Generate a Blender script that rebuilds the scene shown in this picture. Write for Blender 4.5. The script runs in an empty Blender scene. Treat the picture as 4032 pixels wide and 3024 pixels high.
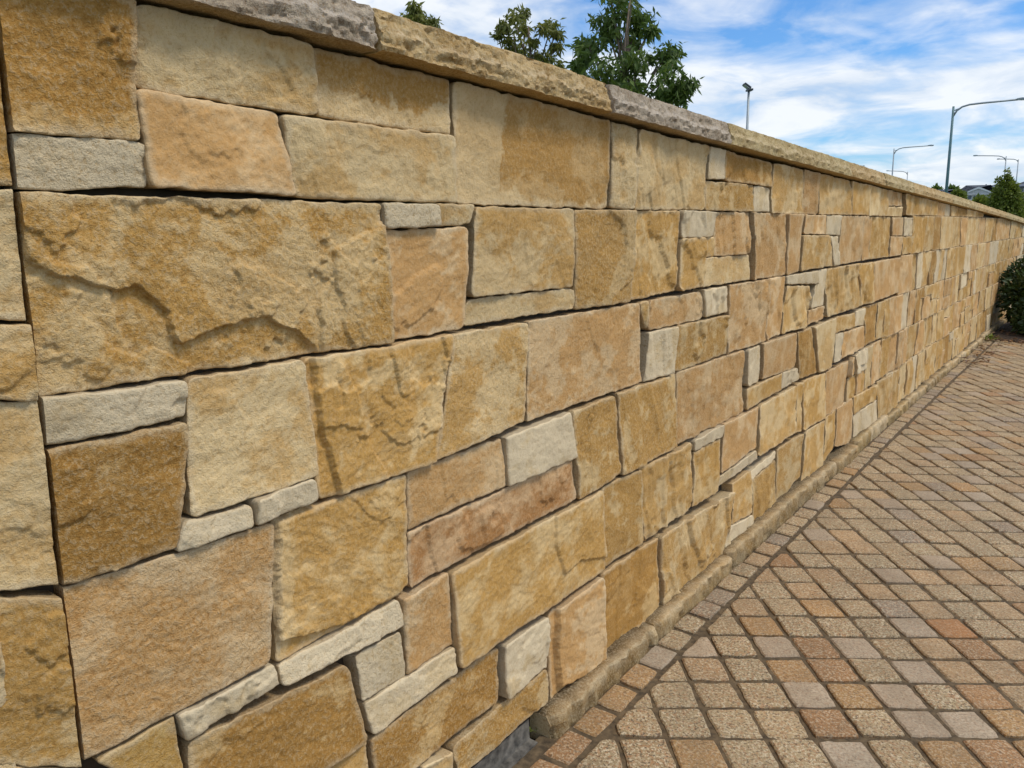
import bpy, math, random
import numpy as np
from mathutils import Matrix, Vector

# ------------------------------------------------------------------ camera, sky, sun, exposure
sc = bpy.context.scene
H = 1.14                       # camera height above the paving (m)
FPX = 3324.5                   # focal length in pixels of the 4032 px wide photograph
PT, RT_ = 0.1925, -0.010       # camera pitch (down) and roll

def axes(p, r):
    cp, sp = math.cos(p), math.sin(p)
    F = np.array([0, cp, -sp]); U = np.array([0, sp, cp]); R = np.array([1., 0, 0])
    return math.cos(r)*R + math.sin(r)*U, -math.sin(r)*R + math.cos(r)*U, F
CR, CU, CF = axes(PT, RT_)
GN = np.array([0.05560668, -0.03010461, 0.9979988])      # normal of the gently sloping paving
ZC = H/GN[2]                                              # camera z (paving below the camera is z = 0)

cd = bpy.data.cameras.new('camera'); cam = bpy.data.objects.new('camera', cd)
sc.collection.objects.link(cam)
cd.sensor_width = 36.0; cd.lens = FPX/4032*36.0; cd.clip_start = 0.05; cd.clip_end = 5000
cam.matrix_world = Matrix(((CR[0], CU[0], -CF[0], 0), (CR[1], CU[1], -CF[1], 0), (CR[2], CU[2], -CF[2], ZC), (0, 0, 0, 1)))
sc.camera = cam

SUN_EL, SUN_AZ = math.radians(58), math.radians(106)     # azimuth clockwise from +Y (north)
world = bpy.data.worlds.new('World'); sc.world = world; world.use_nodes = True
nt = world.node_tree; nt.nodes.clear()
def N(t, kind, **kw):
    n = t.nodes.new(kind)
    for k, v in kw.items(): setattr(n, k, v)
    return n
def L(t, a, b): t.links.new(a, b)
def MATH(t, op, a, b=None, c=None):
    n = N(t, 'ShaderNodeMath', operation=op)
    for i, v in enumerate((a, b, c)):
        if v is None: continue
        if isinstance(v, (int, float)): n.inputs[i].default_value = v
        else: L(t, v, n.inputs[i])
    return n.outputs[0]
def MIX(t, fac, a, b, mode='MIX'):
    n = N(t, 'ShaderNodeMix', data_type='RGBA', blend_type=mode)
    for sock, v in ((n.inputs[0], fac), (n.inputs[6], a), (n.inputs[7], b)):
        if isinstance(v, (int, float)): sock.default_value = v
        elif isinstance(v, (tuple, list)): sock.default_value = (*v[:3], 1)
        else: L(t, v, sock)
    return n.outputs[2]
def RAMP(t, fac, stops):
    n = N(t, 'ShaderNodeValToRGB'); e = n.color_ramp.elements
    while len(e) < len(stops): e.new(0.5)
    for el, (p, c) in zip(e, stops):
        el.position = p; el.color = (c, c, c, 1) if isinstance(c, (int, float)) else (*c, 1)
    L(t, fac, n.inputs[0]); return n.outputs[0]
sky = N(nt, 'ShaderNodeTexSky', sky_type='NISHITA', sun_disc=False, sun_elevation=SUN_EL, sun_rotation=SUN_AZ,
        air_density=1.0, dust_density=0.4, ozone_density=2.5)
bg1 = N(nt, 'ShaderNodeBackground'); bg1.inputs[1].default_value = 0.10
blue = MIX(nt, 1.0, sky.outputs[0], (0.47, 0.76, 1.06), 'MULTIPLY')
L(nt, blue, bg1.inputs[0])
# a layer of drifting stratocumulus seen in perspective (the same all round the sky)
tc = N(nt, 'ShaderNodeTexCoord'); sep = N(nt, 'ShaderNodeSeparateXYZ'); L(nt, tc.outputs['Generated'], sep.inputs[0])
zz = MATH(nt, 'ADD', MATH(nt, 'MAXIMUM', sep.outputs[2], 0.0), 0.20)
cmb = N(nt, 'ShaderNodeCombineXYZ')
L(nt, MATH(nt, 'DIVIDE', sep.outputs[0], zz), cmb.inputs[0]); L(nt, MATH(nt, 'DIVIDE', sep.outputs[1], zz), cmb.inputs[1])
mr = N(nt, 'ShaderNodeMapping'); L(nt, cmb.outputs[0], mr.inputs[0]); mr.inputs['Rotation'].default_value = (0, 0, math.radians(-140))
mp = N(nt, 'ShaderNodeMapping'); L(nt, mr.outputs[0], mp.inputs[0])
mp.inputs['Scale'].default_value = (0.80, 1.20, 1); mp.inputs['Location'].default_value = (3.1, 1.7, 0)
n1 = N(nt, 'ShaderNodeTexNoise'); L(nt, mp.outputs[0], n1.inputs['Vector'])
n1.inputs['Scale'].default_value = 0.95; n1.inputs['Detail'].default_value = 8; n1.inputs['Roughness'].default_value = 0.56; n1.inputs['Distortion'].default_value = 0.35
n2 = N(nt, 'ShaderNodeTexNoise'); L(nt, mr.outputs[0], n2.inputs['Vector'])
n2.inputs['Scale'].default_value = 3.4; n2.inputs['Detail'].default_value = 6; n2.inputs['Roughness'].default_value = 0.55; n2.inputs['Distortion'].default_value = 0.5
cov = RAMP(nt, MATH(nt, 'ADD', MATH(nt, 'MULTIPLY', n1.outputs[0], 0.68), MATH(nt, 'MULTIPLY', n2.outputs[0], 0.32)), [(0.405, 0.0), (0.545, 1.0)])
shade = RAMP(nt, n2.outputs[0], [(0.32, (0.41, 0.49, 0.60)), (0.60, (0.66, 0.68, 0.70))])
bg2 = N(nt, 'ShaderNodeBackground'); bg2.inputs[1].default_value = 1.0; L(nt, shade, bg2.inputs[0])
mx = N(nt, 'ShaderNodeMixShader'); L(nt, MATH(nt, 'MULTIPLY', cov, 0.92), mx.inputs[0]); L(nt, bg1.outputs[0], mx.inputs[1]); L(nt, bg2.outputs[0], mx.inputs[2])
wo = N(nt, 'ShaderNodeOutputWorld'); L(nt, mx.outputs[0], wo.inputs[0])

sl = bpy.data.lights.new('sun', 'SUN'); sl.energy = 1.5; sl.angle = math.radians(16); sl.color = (1.0, 0.93, 0.82)
so = bpy.data.objects.new('sun', sl); sc.collection.objects.link(so)
sd = Vector((math.sin(SUN_AZ)*math.cos(SUN_EL), math.cos(SUN_AZ)*math.cos(SUN_EL), math.sin(SUN_EL)))
so.rotation_euler = (-sd).to_track_quat('-Z', 'Y').to_euler(); so.location = sd*30
vs = sc.view_settings
vs.view_transform = 'Standard'; vs.look = 'None'; vs.exposure = 0.57; vs.gamma = 1.0; vs.use_curve_mapping = False

# ------------------------------------------------------------------ helpers
rng = random.Random(7)
KO = 4032/2212.0               # traced pixels are in a 2212 px wide copy of the photograph
def rays(px):
    p = np.atleast_2d(np.asarray(px, float))*KO
    return ((p[:, 0]-2016)/FPX)[:, None]*CR + ((1512-p[:, 1])/FPX)[:, None]*CU + CF
def on_ground(px):
    d = rays(px); t = -H/(d @ GN); P = d*t[:, None]; P[:, 2] += ZC; return P
def at_dist(px, dist):         # point on a pixel's ray at a horizontal distance
    d = rays(px)[0]; P = d*(dist/math.hypot(d[0], d[1])); P[2] += ZC; return P
def ground_z(x, y): return -(GN[0]*x + GN[1]*y)/GN[2]

_perm = np.random.RandomState(11).permutation(4096)
_ang = np.random.RandomState(12).rand(4096)*2*np.pi
_gx, _gy = np.cos(_ang), np.sin(_ang)
def pnoise(x, y):
    xi = np.floor(x).astype(np.int64); yi = np.floor(y).astype(np.int64); xf = x-xi; yf = y-yi
    u = xf*xf*xf*(xf*(xf*6-15)+10); v = yf*yf*yf*(yf*(yf*6-15)+10)
    def g(ix, iy, fx, fy):
        h = _perm[(_perm[ix & 4095]+iy) & 4095]; return _gx[h]*fx + _gy[h]*fy
    a = g(xi, yi, xf, yf); b = g(xi+1, yi, xf-1, yf); c = g(xi, yi+1, xf, yf-1); d = g(xi+1, yi+1, xf-1, yf-1)
    return (a+(b-a)*u + ((c+(d-c)*u)-(a+(b-a)*u))*v)*1.5
def fbm(x, y, o=4, r=0.5):
    s = 0; a = 1.0; t = 0
    for k in range(o):
        s = s + a*pnoise(x*2**k+17.3*k, y*2**k-9.1*k); t += a; a *= r
    return s/t
def sstep(a, b, x):
    t = np.clip((x-a)/(b-a), 0, 1); return t*t*(3-2*t)
def poly_sd(px, py, poly):     # signed distance, positive inside
    poly = np.asarray(poly, float); n = len(poly)
    best = np.full(px.shape, 1e9); inside = np.zeros(px.shape, bool)
    for i in range(n):
        x0, y0 = poly[i]; x1, y1 = poly[(i+1) % n]
        ex, ey = x1-x0, y1-y0; L2 = ex*ex+ey*ey+1e-12
        t = np.clip(((px-x0)*ex+(py-y0)*ey)/L2, 0, 1)
        best = np.minimum(best, np.hypot(px-(x0+t*ex), py-(y0+t*ey)))
        c = ((y0 > py) != (y1 > py)); xx = x0+(py-y0)*ex/(ey if abs(ey) > 1e-12 else 1e-12)
        inside ^= c & (px < xx)
    return np.where(inside, best, -best)

col = sc.collection
def link_mesh(name, V, faces, mat, parent=None, colors=None, smooth=True, origin=None, quads=None, sharp=None):
    """One mesh object; faces: list, or quads: int array (n,4)."""
    V = np.asarray(V, float)
    if origin is None: origin = V.mean(0) if parent is not None else np.zeros(3)
    me = bpy.data.meshes.new(name)
    if quads is not None and faces is None:
        q = np.asarray(quads); n = len(q)
        me.vertices.add(len(V)); me.vertices.foreach_set('co', (V-origin).astype(np.float32).ravel())
        me.loops.add(n*4); me.loops.foreach_set('vertex_index', q.astype(np.int32).ravel())
        me.polygons.add(n); me.polygons.foreach_set('loop_start', np.arange(0, n*4, 4, dtype=np.int32))
        me.update(calc_edges=True); me.validate()
    else:
        me.from_pydata((V-origin).tolist(), [], [list(map(int, f)) for f in faces]); me.update()
    if smooth: me.polygons.foreach_set('use_smooth', np.ones(len(me.polygons), bool))
    if sharp: me.set_sharp_from_angle(angle=math.radians(sharp))
    if colors is not None:
        a = me.color_attributes.new('col', 'FLOAT_COLOR', 'POINT')
        a.data.foreach_set('color', np.asarray(colors, np.float32).ravel())
    me.materials.append(mat)
    o = bpy.data.objects.new(name, me); col.objects.link(o)
    o.location = origin
    if parent is not None:
        o.parent = parent; o.location = Vector(origin)-parent.location
    return o
def empty(name, loc, label, cat, group=None):
    o = bpy.data.objects.new(name, None); col.objects.link(o); o.location = loc
    o['label'] = label; o['category'] = cat
    if group: o['group'] = group
    return o
def tag(o, label, cat, group=None):
    o['label'] = label; o['category'] = cat
    if group: o['group'] = group
    return o
def tube(pts, rad, seg=8, cap=True):
    V = []; F = []; pts = [Vector(p) for p in pts]
    for i, p in enumerate(pts):
        d = (pts[min(i+1, len(pts)-1)]-pts[max(i-1, 0)]).normalized()
        a = d.cross(Vector((0.3, 0.9, 0.2))).normalized() if abs(d.z) > 0.9 else d.cross(Vector((0, 0, 1))).normalized()
        b = d.cross(a).normalized(); r = rad[i] if isinstance(rad, (list, tuple)) else rad
        for k in range(seg):
            t = 2*math.pi*k/seg; V.append(tuple(p+a*(math.cos(t)*r)+b*(math.sin(t)*r)))
    for i in range(len(pts)-1):
        for k in range(seg):
            F.append((i*seg+k, i*seg+(k+1) % seg, (i+1)*seg+(k+1) % seg, (i+1)*seg+k))
    if cap:
        F.append(tuple(range(seg))[::-1]); F.append(tuple((len(pts)-1)*seg+k for k in range(seg)))
    return V, F
def box(x0, x1, y0, y1, z0, z1):
    V = [(x, y, z) for z in (z0, z1) for y in (y0, y1) for x in (x0, x1)]
    return V, [(0, 2, 3, 1), (4, 5, 7, 6), (0, 1, 5, 4), (1, 3, 7, 5), (3, 2, 6, 7), (2, 0, 4, 6)]
def join(*parts):
    V = []; F = []
    for v, f in parts:
        o = len(V); V += list(v); F += [tuple(i+o for i in q) for q in f]
    return V, F

# ------------------------------------------------------------------ materials
def mat_new(name):
    m = bpy.data.materials.new(name); m.use_nodes = True; t = m.node_tree
    b = t.nodes['Principled BSDF']; return m, t, b
def plain(name, c, rough=0.7, metal=0.0, var=0.1, scale=8.0, bump=0.0):
    m, t, b = mat_new(name); g = N(t, 'ShaderNodeNewGeometry')
    n = N(t, 'ShaderNodeTexNoise'); L(t, g.outputs['Position'], n.inputs['Vector']); n.inputs['Scale'].default_value = scale; n.inputs['Detail'].default_value = 5
    r = RAMP(t, n.outputs[0], [(0.3, 1-var), (0.7, 1+var)])
    L(t, MIX(t, 1.0, c, r, 'MULTIPLY'), b.inputs['Base Color'])
    b.inputs['Roughness'].default_value = rough; b.inputs['Metallic'].default_value = metal
    if bump:
        bp = N(t, 'ShaderNodeBump'); bp.inputs['Distance'].default_value = bump; L(t, n.outputs[0], bp.inputs['Height']); L(t, bp.outputs[0], b.inputs['Normal'])
    return m
def stone_material(name, grain=1.0):
    m, t, b = mat_new(name); g = N(t, 'ShaderNodeNewGeometry'); pos = g.outputs['Position']
    at = N(t, 'ShaderNodeAttribute', attribute_name='col')
    def noise(scale, detail=5, rough=0.6, dist=0.0):
        n = N(t, 'ShaderNodeTexNoise'); L(t, pos, n.inputs['Vector']); n.inputs['Scale'].default_value = scale
        n.inputs['Detail'].default_value = detail; n.inputs['Roughness'].default_value = rough; n.inputs['Distortion'].default_value = dist; return n.outputs[0]
    flake = noise(185, 4, 0.72, 0.3); fine = noise(520, 2, 0.6)
    c = at.outputs['Color']; gr = at.outputs['Alpha']
    pale = MIX(t, 0.5, c, (0.66, 0.53, 0.34))
    dark = MIX(t, 1.0, c, (0.72, 0.60, 0.44), 'MULTIPLY')
    c1 = MIX(t, MATH(t, 'MULTIPLY', RAMP(t, flake, [(0.515, 0.0), (0.585, 1.0)]), MATH(t, 'MULTIPLY', gr, 0.52)), c, pale)
    c1 = MIX(t, MATH(t, 'MULTIPLY', RAMP(t, flake, [(0.38, 1.0), (0.46, 0.0)]), MATH(t, 'MULTIPLY', gr, 0.55)), c1, dark)
    c1 = MIX(t, MATH(t, 'MULTIPLY', RAMP(t, fine, [(0.30, 1.0), (0.42, 0.0)]), 0.45), c1, dark)
    L(t, c1, b.inputs['Base Color']); b.inputs['Roughness'].default_value = 0.93; b.inputs['Specular IOR Level'].default_value = 0.2
    hsum = MATH(t, 'ADD', MATH(t, 'MULTIPLY', flake, 0.8), MATH(t, 'MULTIPLY', fine, 0.25))
    bp = N(t, 'ShaderNodeBump'); bp.inputs['Strength'].default_value = 0.9; bp.inputs['Distance'].default_value = 0.0042*grain
    L(t, MATH(t, 'MULTIPLY', hsum, gr), bp.inputs['Height']); L(t, bp.outputs[0], b.inputs['Normal'])
    return m
M_STONE = stone_material('sandstone')
def granite_material():
    m, t, b = mat_new('granite'); g = N(t, 'ShaderNodeNewGeometry'); pos = g.outputs['Position']
    at = N(t, 'ShaderNodeAttribute', attribute_name='col'); c = at.outputs['Color']; sp = at.outputs['Alpha']
    def noise(scale, detail=3, rough=0.6):
        n = N(t, 'ShaderNodeTexNoise'); L(t, pos, n.inputs['Vector']); n.inputs['Scale'].default_value = scale
        n.inputs['Detail'].default_value = detail; n.inputs['Roughness'].default_value = rough; return n.outputs[0]
    a = noise(150, 3, 0.7); d = noise(185, 2, 0.6); e = noise(9, 3, 0.6); f = noise(120, 2)
    c1 = MIX(t, MATH(t, 'MULTIPLY', RAMP(t, a, [(0.51, 0.0), (0.57, 1.0)]), MATH(t, 'MULTIPLY', sp, 0.75)), c, MIX(t, 0.75, c, (0.74, 0.62, 0.43)))
    c1 = MIX(t, MATH(t, 'MULTIPLY', RAMP(t, f, [(0.53, 0.0), (0.59, 1.0)]), MATH(t, 'MULTIPLY', sp, 0.55)), c1, (0.36, 0.17, 0.07))
    c1 = MIX(t, MATH(t, 'MULTIPLY', RAMP(t, d, [(0.39, 1.0), (0.45, 0.0)]), MATH(t, 'MULTIPLY_ADD', sp, 0.62, 0.15)), c1, (0.09, 0.062, 0.038))
    c1 = MIX(t, RAMP(t, e, [(0.35, 0.32), (0.6, 0.0)]), c1, (0.16, 0.12, 0.07))
    L(t, c1, b.inputs['Base Color']); b.inputs['Roughness'].default_value = 0.8; b.inputs['Specular IOR Level'].default_value = 0.35
    bp = N(t, 'ShaderNodeBump'); bp.inputs['Strength'].default_value = 0.6; bp.inputs['Distance'].default_value = 0.004; L(t, a, bp.inputs['Height']); L(t, bp.outputs[0], b.inputs['Normal'])
    return m
M_GRAN = granite_material()
M_MORTAR = plain('joint_mortar', (0.105, 0.072, 0.037), 0.95, 0, 0.5, 60, 0.004)
M_CORE = plain('wall_core_mortar', (0.075, 0.055, 0.035), 0.95, 0, 0.3, 30, 0.004)
M_CONC = plain('footing_concrete', (0.125, 0.112, 0.092), 0.9, 0, 0.7, 45, 0.006)
M_GALV = plain('galvanised_steel', (0.34, 0.38, 0.40), 0.55, 0.3, 0.08, 3)
M_GREENPOST = plain('painted_steel', (0.10, 0.19, 0.20), 0.5, 0.2, 0.1, 3)
M_DARK = plain('dark_fitting', (0.05, 0.055, 0.06), 0.5, 0.1, 0.1, 3)
M_LENS = plain('lamp_lens', (0.55, 0.58, 0.6), 0.2, 0, 0.05, 3)
M_BARK = plain('bark', (0.20, 0.15, 0.11), 0.9, 0, 0.3, 20, 0.01)
M_ROOF = plain('roof_tiles', (0.050, 0.058, 0.075), 0.7, 0, 0.2, 1.5)
M_ROOF2 = plain('grey_roof_tiles', (0.10, 0.12, 0.15), 0.7, 0, 0.2, 1.5)
M_RENDER = plain('pale_render', (0.48, 0.49, 0.48), 0.9, 0, 0.06, 1.0)
M_TRIM = plain('white_trim', (0.72, 0.73, 0.72), 0.6, 0, 0.04, 1.0)
M_BRICKW = plain('brown_brick', (0.22, 0.17, 0.14), 0.9, 0, 0.2, 2.0)
M_GLASS = plain('window_glass', (0.05, 0.07, 0.09), 0.1, 0, 0.1, 1.0)
M_SOIL = plain('mulch', (0.045, 0.028, 0.016), 0.95, 0, 0.5, 40, 0.02)
M_GRASS = plain('grass', (0.05, 0.085, 0.025), 0.95, 0, 0.35, 3.0, 0.02)
def leaf_mat(name, c1, c2, trans=0.25):
    m, t, b = mat_new(name); g = N(t, 'ShaderNodeNewGeometry')
    n = N(t, 'ShaderNodeTexNoise'); L(t, g.outputs['Position'], n.inputs['Vector']); n.inputs['Scale'].default_value = 5.0; n.inputs['Detail'].default_value = 3
    ri = g.outputs['Random Per Island']
    f = MATH(t, 'ADD', MATH(t, 'MULTIPLY', RAMP(t, n.outputs[0], [(0.35, 0.0), (0.65, 1.0)]), 0.5), MATH(t, 'MULTIPLY', ri, 0.5))
    c = MIX(t, f, c1, c2); L(t, c, b.inputs['Base Color']); b.inputs['Roughness'].default_value = 0.5
    tr = N(t, 'ShaderNodeBsdfTranslucent'); L(t, c, tr.inputs[0]); ms = N(t, 'ShaderNodeMixShader'); ms.inputs[0].default_value = trans
    L(t, b.outputs[0], ms.inputs[1]); L(t, tr.outputs[0], ms.inputs[2]); L(t, ms.outputs[0], t.nodes['Material Output'].inputs[0])
    return m
M_LEAF_Y = leaf_mat('gum_leaves_olive', (0.115, 0.140, 0.022), (0.260, 0.265, 0.048), 0.45)
M_LEAF_D = leaf_mat('gum_leaves_dark', (0.060, 0.115, 0.020), (0.175, 0.250, 0.042), 0.45)
M_LEAF_B = leaf_mat('shrub_leaves', (0.100, 0.145, 0.018), (0.240, 0.280, 0.04), 0.4)
M_LEAF_H = leaf_mat('hedge_leaves', (0.018, 0.042, 0.010), (0.075, 0.120, 0.024), 0.2)
M_DEAD = leaf_mat('fallen_leaves', (0.10, 0.045, 0.015), (0.24, 0.12, 0.04), 0.05)

# ------------------------------------------------------------------ the wall's line in plan
Q = [0.6044245590561357, -0.7182398054798128, 0.07486231431110785, -0.17293700699047124, 0.04798610236441377]
def wq(a): return Q[0]*np.cos(a)+Q[1]*np.sin(a)+Q[2]+Q[3]*np.sin(2*a)+Q[4]*np.cos(2*a)
AZ = np.radians(np.linspace(-44, 31.35, 900)); D_ = H/wq(AZ)
WP = np.stack([D_*np.sin(AZ), D_*np.cos(AZ)], 1)
ta = WP[0]-WP[3]; ta /= np.linalg.norm(ta); tb = WP[-1]-WP[-4]; tb /= np.linalg.norm(tb)
tb = np.array([tb[0]*math.cos(-0.05)-tb[1]*math.sin(-0.05), tb[0]*math.sin(-0.05)+tb[1]*math.cos(-0.05)])
WPX = np.concatenate([WP[0]+ta*np.linspace(1.6, 0.02, 60)[:, None], WP, WP[-1]+tb*np.linspace(0.05, 4.0, 60)[:, None]])
WS = np.concatenate([[0], np.cumsum(np.linalg.norm(np.diff(WPX, axis=0), axis=1))]); S0 = WS[60]; WS = WS-S0
WT = np.gradient(WPX, axis=0); WT /= np.linalg.norm(WT, axis=1)[:, None]
WN = np.stack([WT[:, 1], -WT[:, 0]], 1)                  # towards the paving
def wall_xy(s, d):
    x = np.interp(s, WS, WPX[:, 0]); y = np.interp(s, WS, WPX[:, 1])
    nx = np.interp(s, WS, WN[:, 0]); ny = np.interp(s, WS, WN[:, 1])
    return x+nx*d, y+ny*d
def to_wall(px):               # traced pixel -> (s along the wall, z)
    d = rays(px); az = np.arctan2(d[:, 0], d[:, 1]); w = wq(np.clip(az, -0.9, math.radians(31.35)))
    s = np.interp(az, AZ, WS[60:60+len(AZ)])
    return np.stack([s, d[:, 2]/np.hypot(d[:, 0], d[:, 1])*H/w+ZC], 1)
ZJ = [0.19446666863045572, 0.022835170051233613, -0.16462500432364602, -0.3516859777469615, -0.5340569168748509, -0.7168253376166435]
def zc(k, s):                  # bed joints: 0 = under the coping, 1..5 = courses, 6 = top of the base blocks
    x, y = wall_xy(np.asarray(s, float), 0.0)
    if k == 6: return ground_z(x, y)+0.056
    X = x/H
    if k == 0: return (ZJ[0]-0.04817488790328085*X-0.0013136201485483483*X*X)*H+ZC
    return (ZJ[k]-0.010559059686745602*X-0.0004493092081915777*X*X)*H+ZC
S_END = WS[-1]-0.3; S_LEFT = WS[0]+0.2
def s_px(x): return float(to_wall([(x, 470)])[0, 0])

# ------------------------------------------------------------------ stones
TONES = {  # two albedos, bias towards the second, contrast, relief
 's': ((0.71, 0.545, 0.320), (0.460, 0.268, 0.080), 0.45, 1.0, 0.8),
 'o': ((0.62, 0.430, 0.205), (0.425, 0.238, 0.064), 0.62, 1.0, 1.0),
 'g': ((0.68, 0.500, 0.265), (0.525, 0.315, 0.098), 0.54, 1.0, 1.0),
 't': ((0.70, 0.530, 0.300), (0.570, 0.355, 0.125), 0.48, 1.0, 1.0),
 'p': ((0.69, 0.505, 0.300), (0.570, 0.345, 0.140), 0.50, 0.9, 0.9),
 'r': ((0.64, 0.435, 0.255), (0.420, 0.220, 0.082), 0.52, 1.0, 0.9),
 'c': ((0.71, 0.555, 0.330), (0.600, 0.405, 0.175), 0.40, 0.9, 0.9),
 'w': ((0.73, 0.615, 0.425), (0.630, 0.500, 0.300), 0.32, 0.8, 0.8),
 'y': ((0.62, 0.440, 0.190), (0.510, 0.320, 0.100), 0.50, 0.6, 0.45)}
def axis(Lh, cell):
    e = [0, 0.0008, 0.0024, 0.0052, 0.0095]
    e = [v for v in e if v < Lh*0.35]
    inner = Lh-2*e[-1]; n = max(2, int(round(inner/cell)))
    mid = e[-1]+inner*np.arange(1, n)/n
    return np.array(e+list(mid)+[Lh-v for v in e[::-1]])
wall = empty('stone_wall', (*WPX[0], 0), 'long wall of golden and cream sandstone blocks with rough stone coping beside the paving', 'wall')
NST = [0]
SJ = float(to_wall([(8, 285), (81, 860), (141, 1272), (188, 1632)])[:, 0].mean())     # the straight movement joint
def stone(quad, tone, feats=(), stains=None, proud=None, name='stone', parent=None, px=True, collect=None, rough=1.0):
    NST[0] += 1; sd = NST[0]; r = random.Random(sd*97+3)
    c = to_wall(quad) if px else np.asarray(quad, float)
    for q_ in (2, 3):
        if px and c[q_, 1] < float(zc(6, c[q_, 0]))+0.035: c[q_, 1] = min(c[q_, 1], float(zc(6, c[q_, 0]))-0.012) if c[q_, 0] > to_wall([(1185, 1500)])[0, 0] else c[q_, 1]
    cutr = px and quad[0][0] == -90; cutl = px and quad[0] in ((-6, -58), (15, 289), (34, 416), (87, 863), (101, 971), (148, 1272))
    if cutr: c[1:3, 0] = SJ-0.0030
    if cutl: c[0, 0] = c[3, 0] = SJ+0.0026
    tl, tr, br, bl = c
    W = (np.linalg.norm(tr-tl)+np.linalg.norm(br-bl))/2; Hh = (np.linalg.norm(tl-bl)+np.linalg.norm(tr-br))/2
    sm = c[:, 0].mean(); xm, ym = wall_xy(sm, 0.0); dist = max(0.8, math.hypot(xm, ym))
    cell = min(max(0.0018 if len(feats) else 0.0024, dist*(0.0016 if len(feats) else 0.0021)), 0.014)
    ua, vb = axis(W, cell), axis(Hh, cell)
    A, B = np.meshgrid(ua, vb)
    rc = min(r.choice((r.uniform(0.003, 0.008), r.uniform(0.007, 0.018))), W*0.3, Hh*0.3)
    # round the corners
    ax, bx = A-W/2, B-Hh/2
    ca = (np.abs(ax)-(W/2-rc))/rc; cb = (np.abs(bx)-(Hh/2-rc))/rc
    m = (ca > 0) & (cb > 0)
    if cutr: m &= ax < 0
    if cutl: m &= ax > 0
    caa = np.clip(ca, 0, 1); cbb = np.clip(cb, 0, 1)
    na = caa*np.sqrt(1-cbb**2/2); nb = cbb*np.sqrt(1-caa**2/2)
    ax = np.where(m, np.sign(ax)*(W/2-rc+na*rc), ax); bx = np.where(m, np.sign(bx)*(Hh/2-rc+nb*rc), bx)
    gap = -0.0005
    u = (ax*(1-2*gap/W))/W+0.5; v = (bx*(1-2*gap/Hh))/Hh+0.5         # v: 0 bottom .. 1 top
    Sx = (bl[0]*(1-u)+br[0]*u)*(1-v)+(tl[0]*(1-u)+tr[0]*u)*v
    Zx = (bl[1]*(1-u)+br[1]*u)*(1-v)+(tl[1]*(1-u)+tr[1]*u)*v
    ox, oy = sd*3.71 % 50, sd*7.13 % 50
    wob = 0.0024
    ws = (1-sstep(W-0.03, W, A)) if cutr else sstep(0, 0.03, A) if cutl else 1.0
    Sx = Sx+ws*wob*fbm(Sx*26+ox, Zx*26+oy, 3)*1.6; Zx = Zx+wob*fbm(Sx*26+oy+31, Zx*26+ox, 3)*1.6
    colA, colB, bias, con, rel = TONES[tone]; rel *= rough
    ang = r.uniform(-0.5, 0.5); p = Sx*math.cos(ang)+Zx*math.sin(ang)+ox; q = -Sx*math.sin(ang)+Zx*math.cos(ang)+oy
    big = fbm(p*6.5, q*8.5, 5, 0.58)
    rg = 1-np.abs(fbm(p*13+3, q*16, 4, 0.55))*2.2
    d = 0.0075*rel*fbm(p*5, q*6, 3) + 0.0030*rel*fbm(p*20, q*28, 4, 0.55) + 0.0016*rel*fbm(p*75, q*110, 3) 
    # split faces: flakes broken away along sharp, ragged edges
    wv = fbm(p*14+9, q*14, 4, 0.6)*0.30
    fl = fbm(p*4.2+5, q*5.5-3, 2)+wv
    thr = r.uniform(-0.05, 0.18); amp = r.choice((r.uniform(0.0006, 0.0020), r.uniform(0.0025, 0.0060)))*rel
    d = d + amp*sstep(thr-0.009, thr+0.009, fl) + 0.6*amp*sstep(thr+0.26, thr+0.275, fl) 
    fv = fbm(p*9-7, q*2.2+3, 3, 0.55)                                # chisel breaks running up the face
    d = d + r.choice((0.0004, r.uniform(0.001, 0.004)))*(1.0 if dist < 2.2 else 1.8)*rel*sstep(0.10, 0.112, fv)
    if dist > 1.9: d = d + r.uniform(0.001, 0.0035)*sstep(-0.02, 0.0, fbm(p*15+2, q*2.0-5, 2)) - r.uniform(0.0, 0.002)*sstep(0.16, 0.17, fbm(p*11-4, q*1.5+9, 2))
    d = d + r.uniform(-0.006, 0.006)*(u-0.5) + r.uniform(-0.006, 0.006)*(v-0.5)
    for poly, am in feats:
        pw = to_wall(poly)
        jit = 0.0045*fbm(Sx*45+ox, Zx*45+oy, 4, 0.6)
        d = d + am*sstep(-0.0013, 0.0013, poly_sd(Sx, Zx, pw)+jit)
    d = d - d.mean() + (r.uniform(-0.006, 0.007) if proud is None else proud)
    re = r.uniform(0.0014, 0.0036)*(1+1.0*fbm(p*20, q*20+4, 4)); re = np.clip(re, 0.0008, min(W, Hh)*0.4)
    def drop(e): tt = np.clip(1-e/re, 0, 1); return re*(1-np.sqrt(np.maximum(0, 1-tt*tt)))
    ea = A if cutr else (W-A) if cutl else np.minimum(A, W-A); eb = np.minimum(B, Hh-B)
    d = d - drop(ea) - drop(eb)
    # colour
    t = bias + 0.07 + 0.95*con*big + 0.42*con*fbm(p*30, q*42, 4, 0.7)
    if dist > 1.9: t = t+0.32*fbm(p*17, q*2.6+3, 3)
    hw = r.choice((0.24, 0.15, 0.10)); t = sstep(0.5-hw, 0.5+hw, t)
    if stains is not None:
        jit = 0.026*fbm(Sx*26+ox, Zx*15+oy, 6, 0.7)
        k = max(0, 0)
        for poly, val in stains:
            f = sstep(-0.003, 0.003, poly_sd(Sx, Zx, to_wall(poly))+jit)
            t = t*(1-f)+np.clip(val+0.35*(t-0.5), 0, 1)*f
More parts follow.
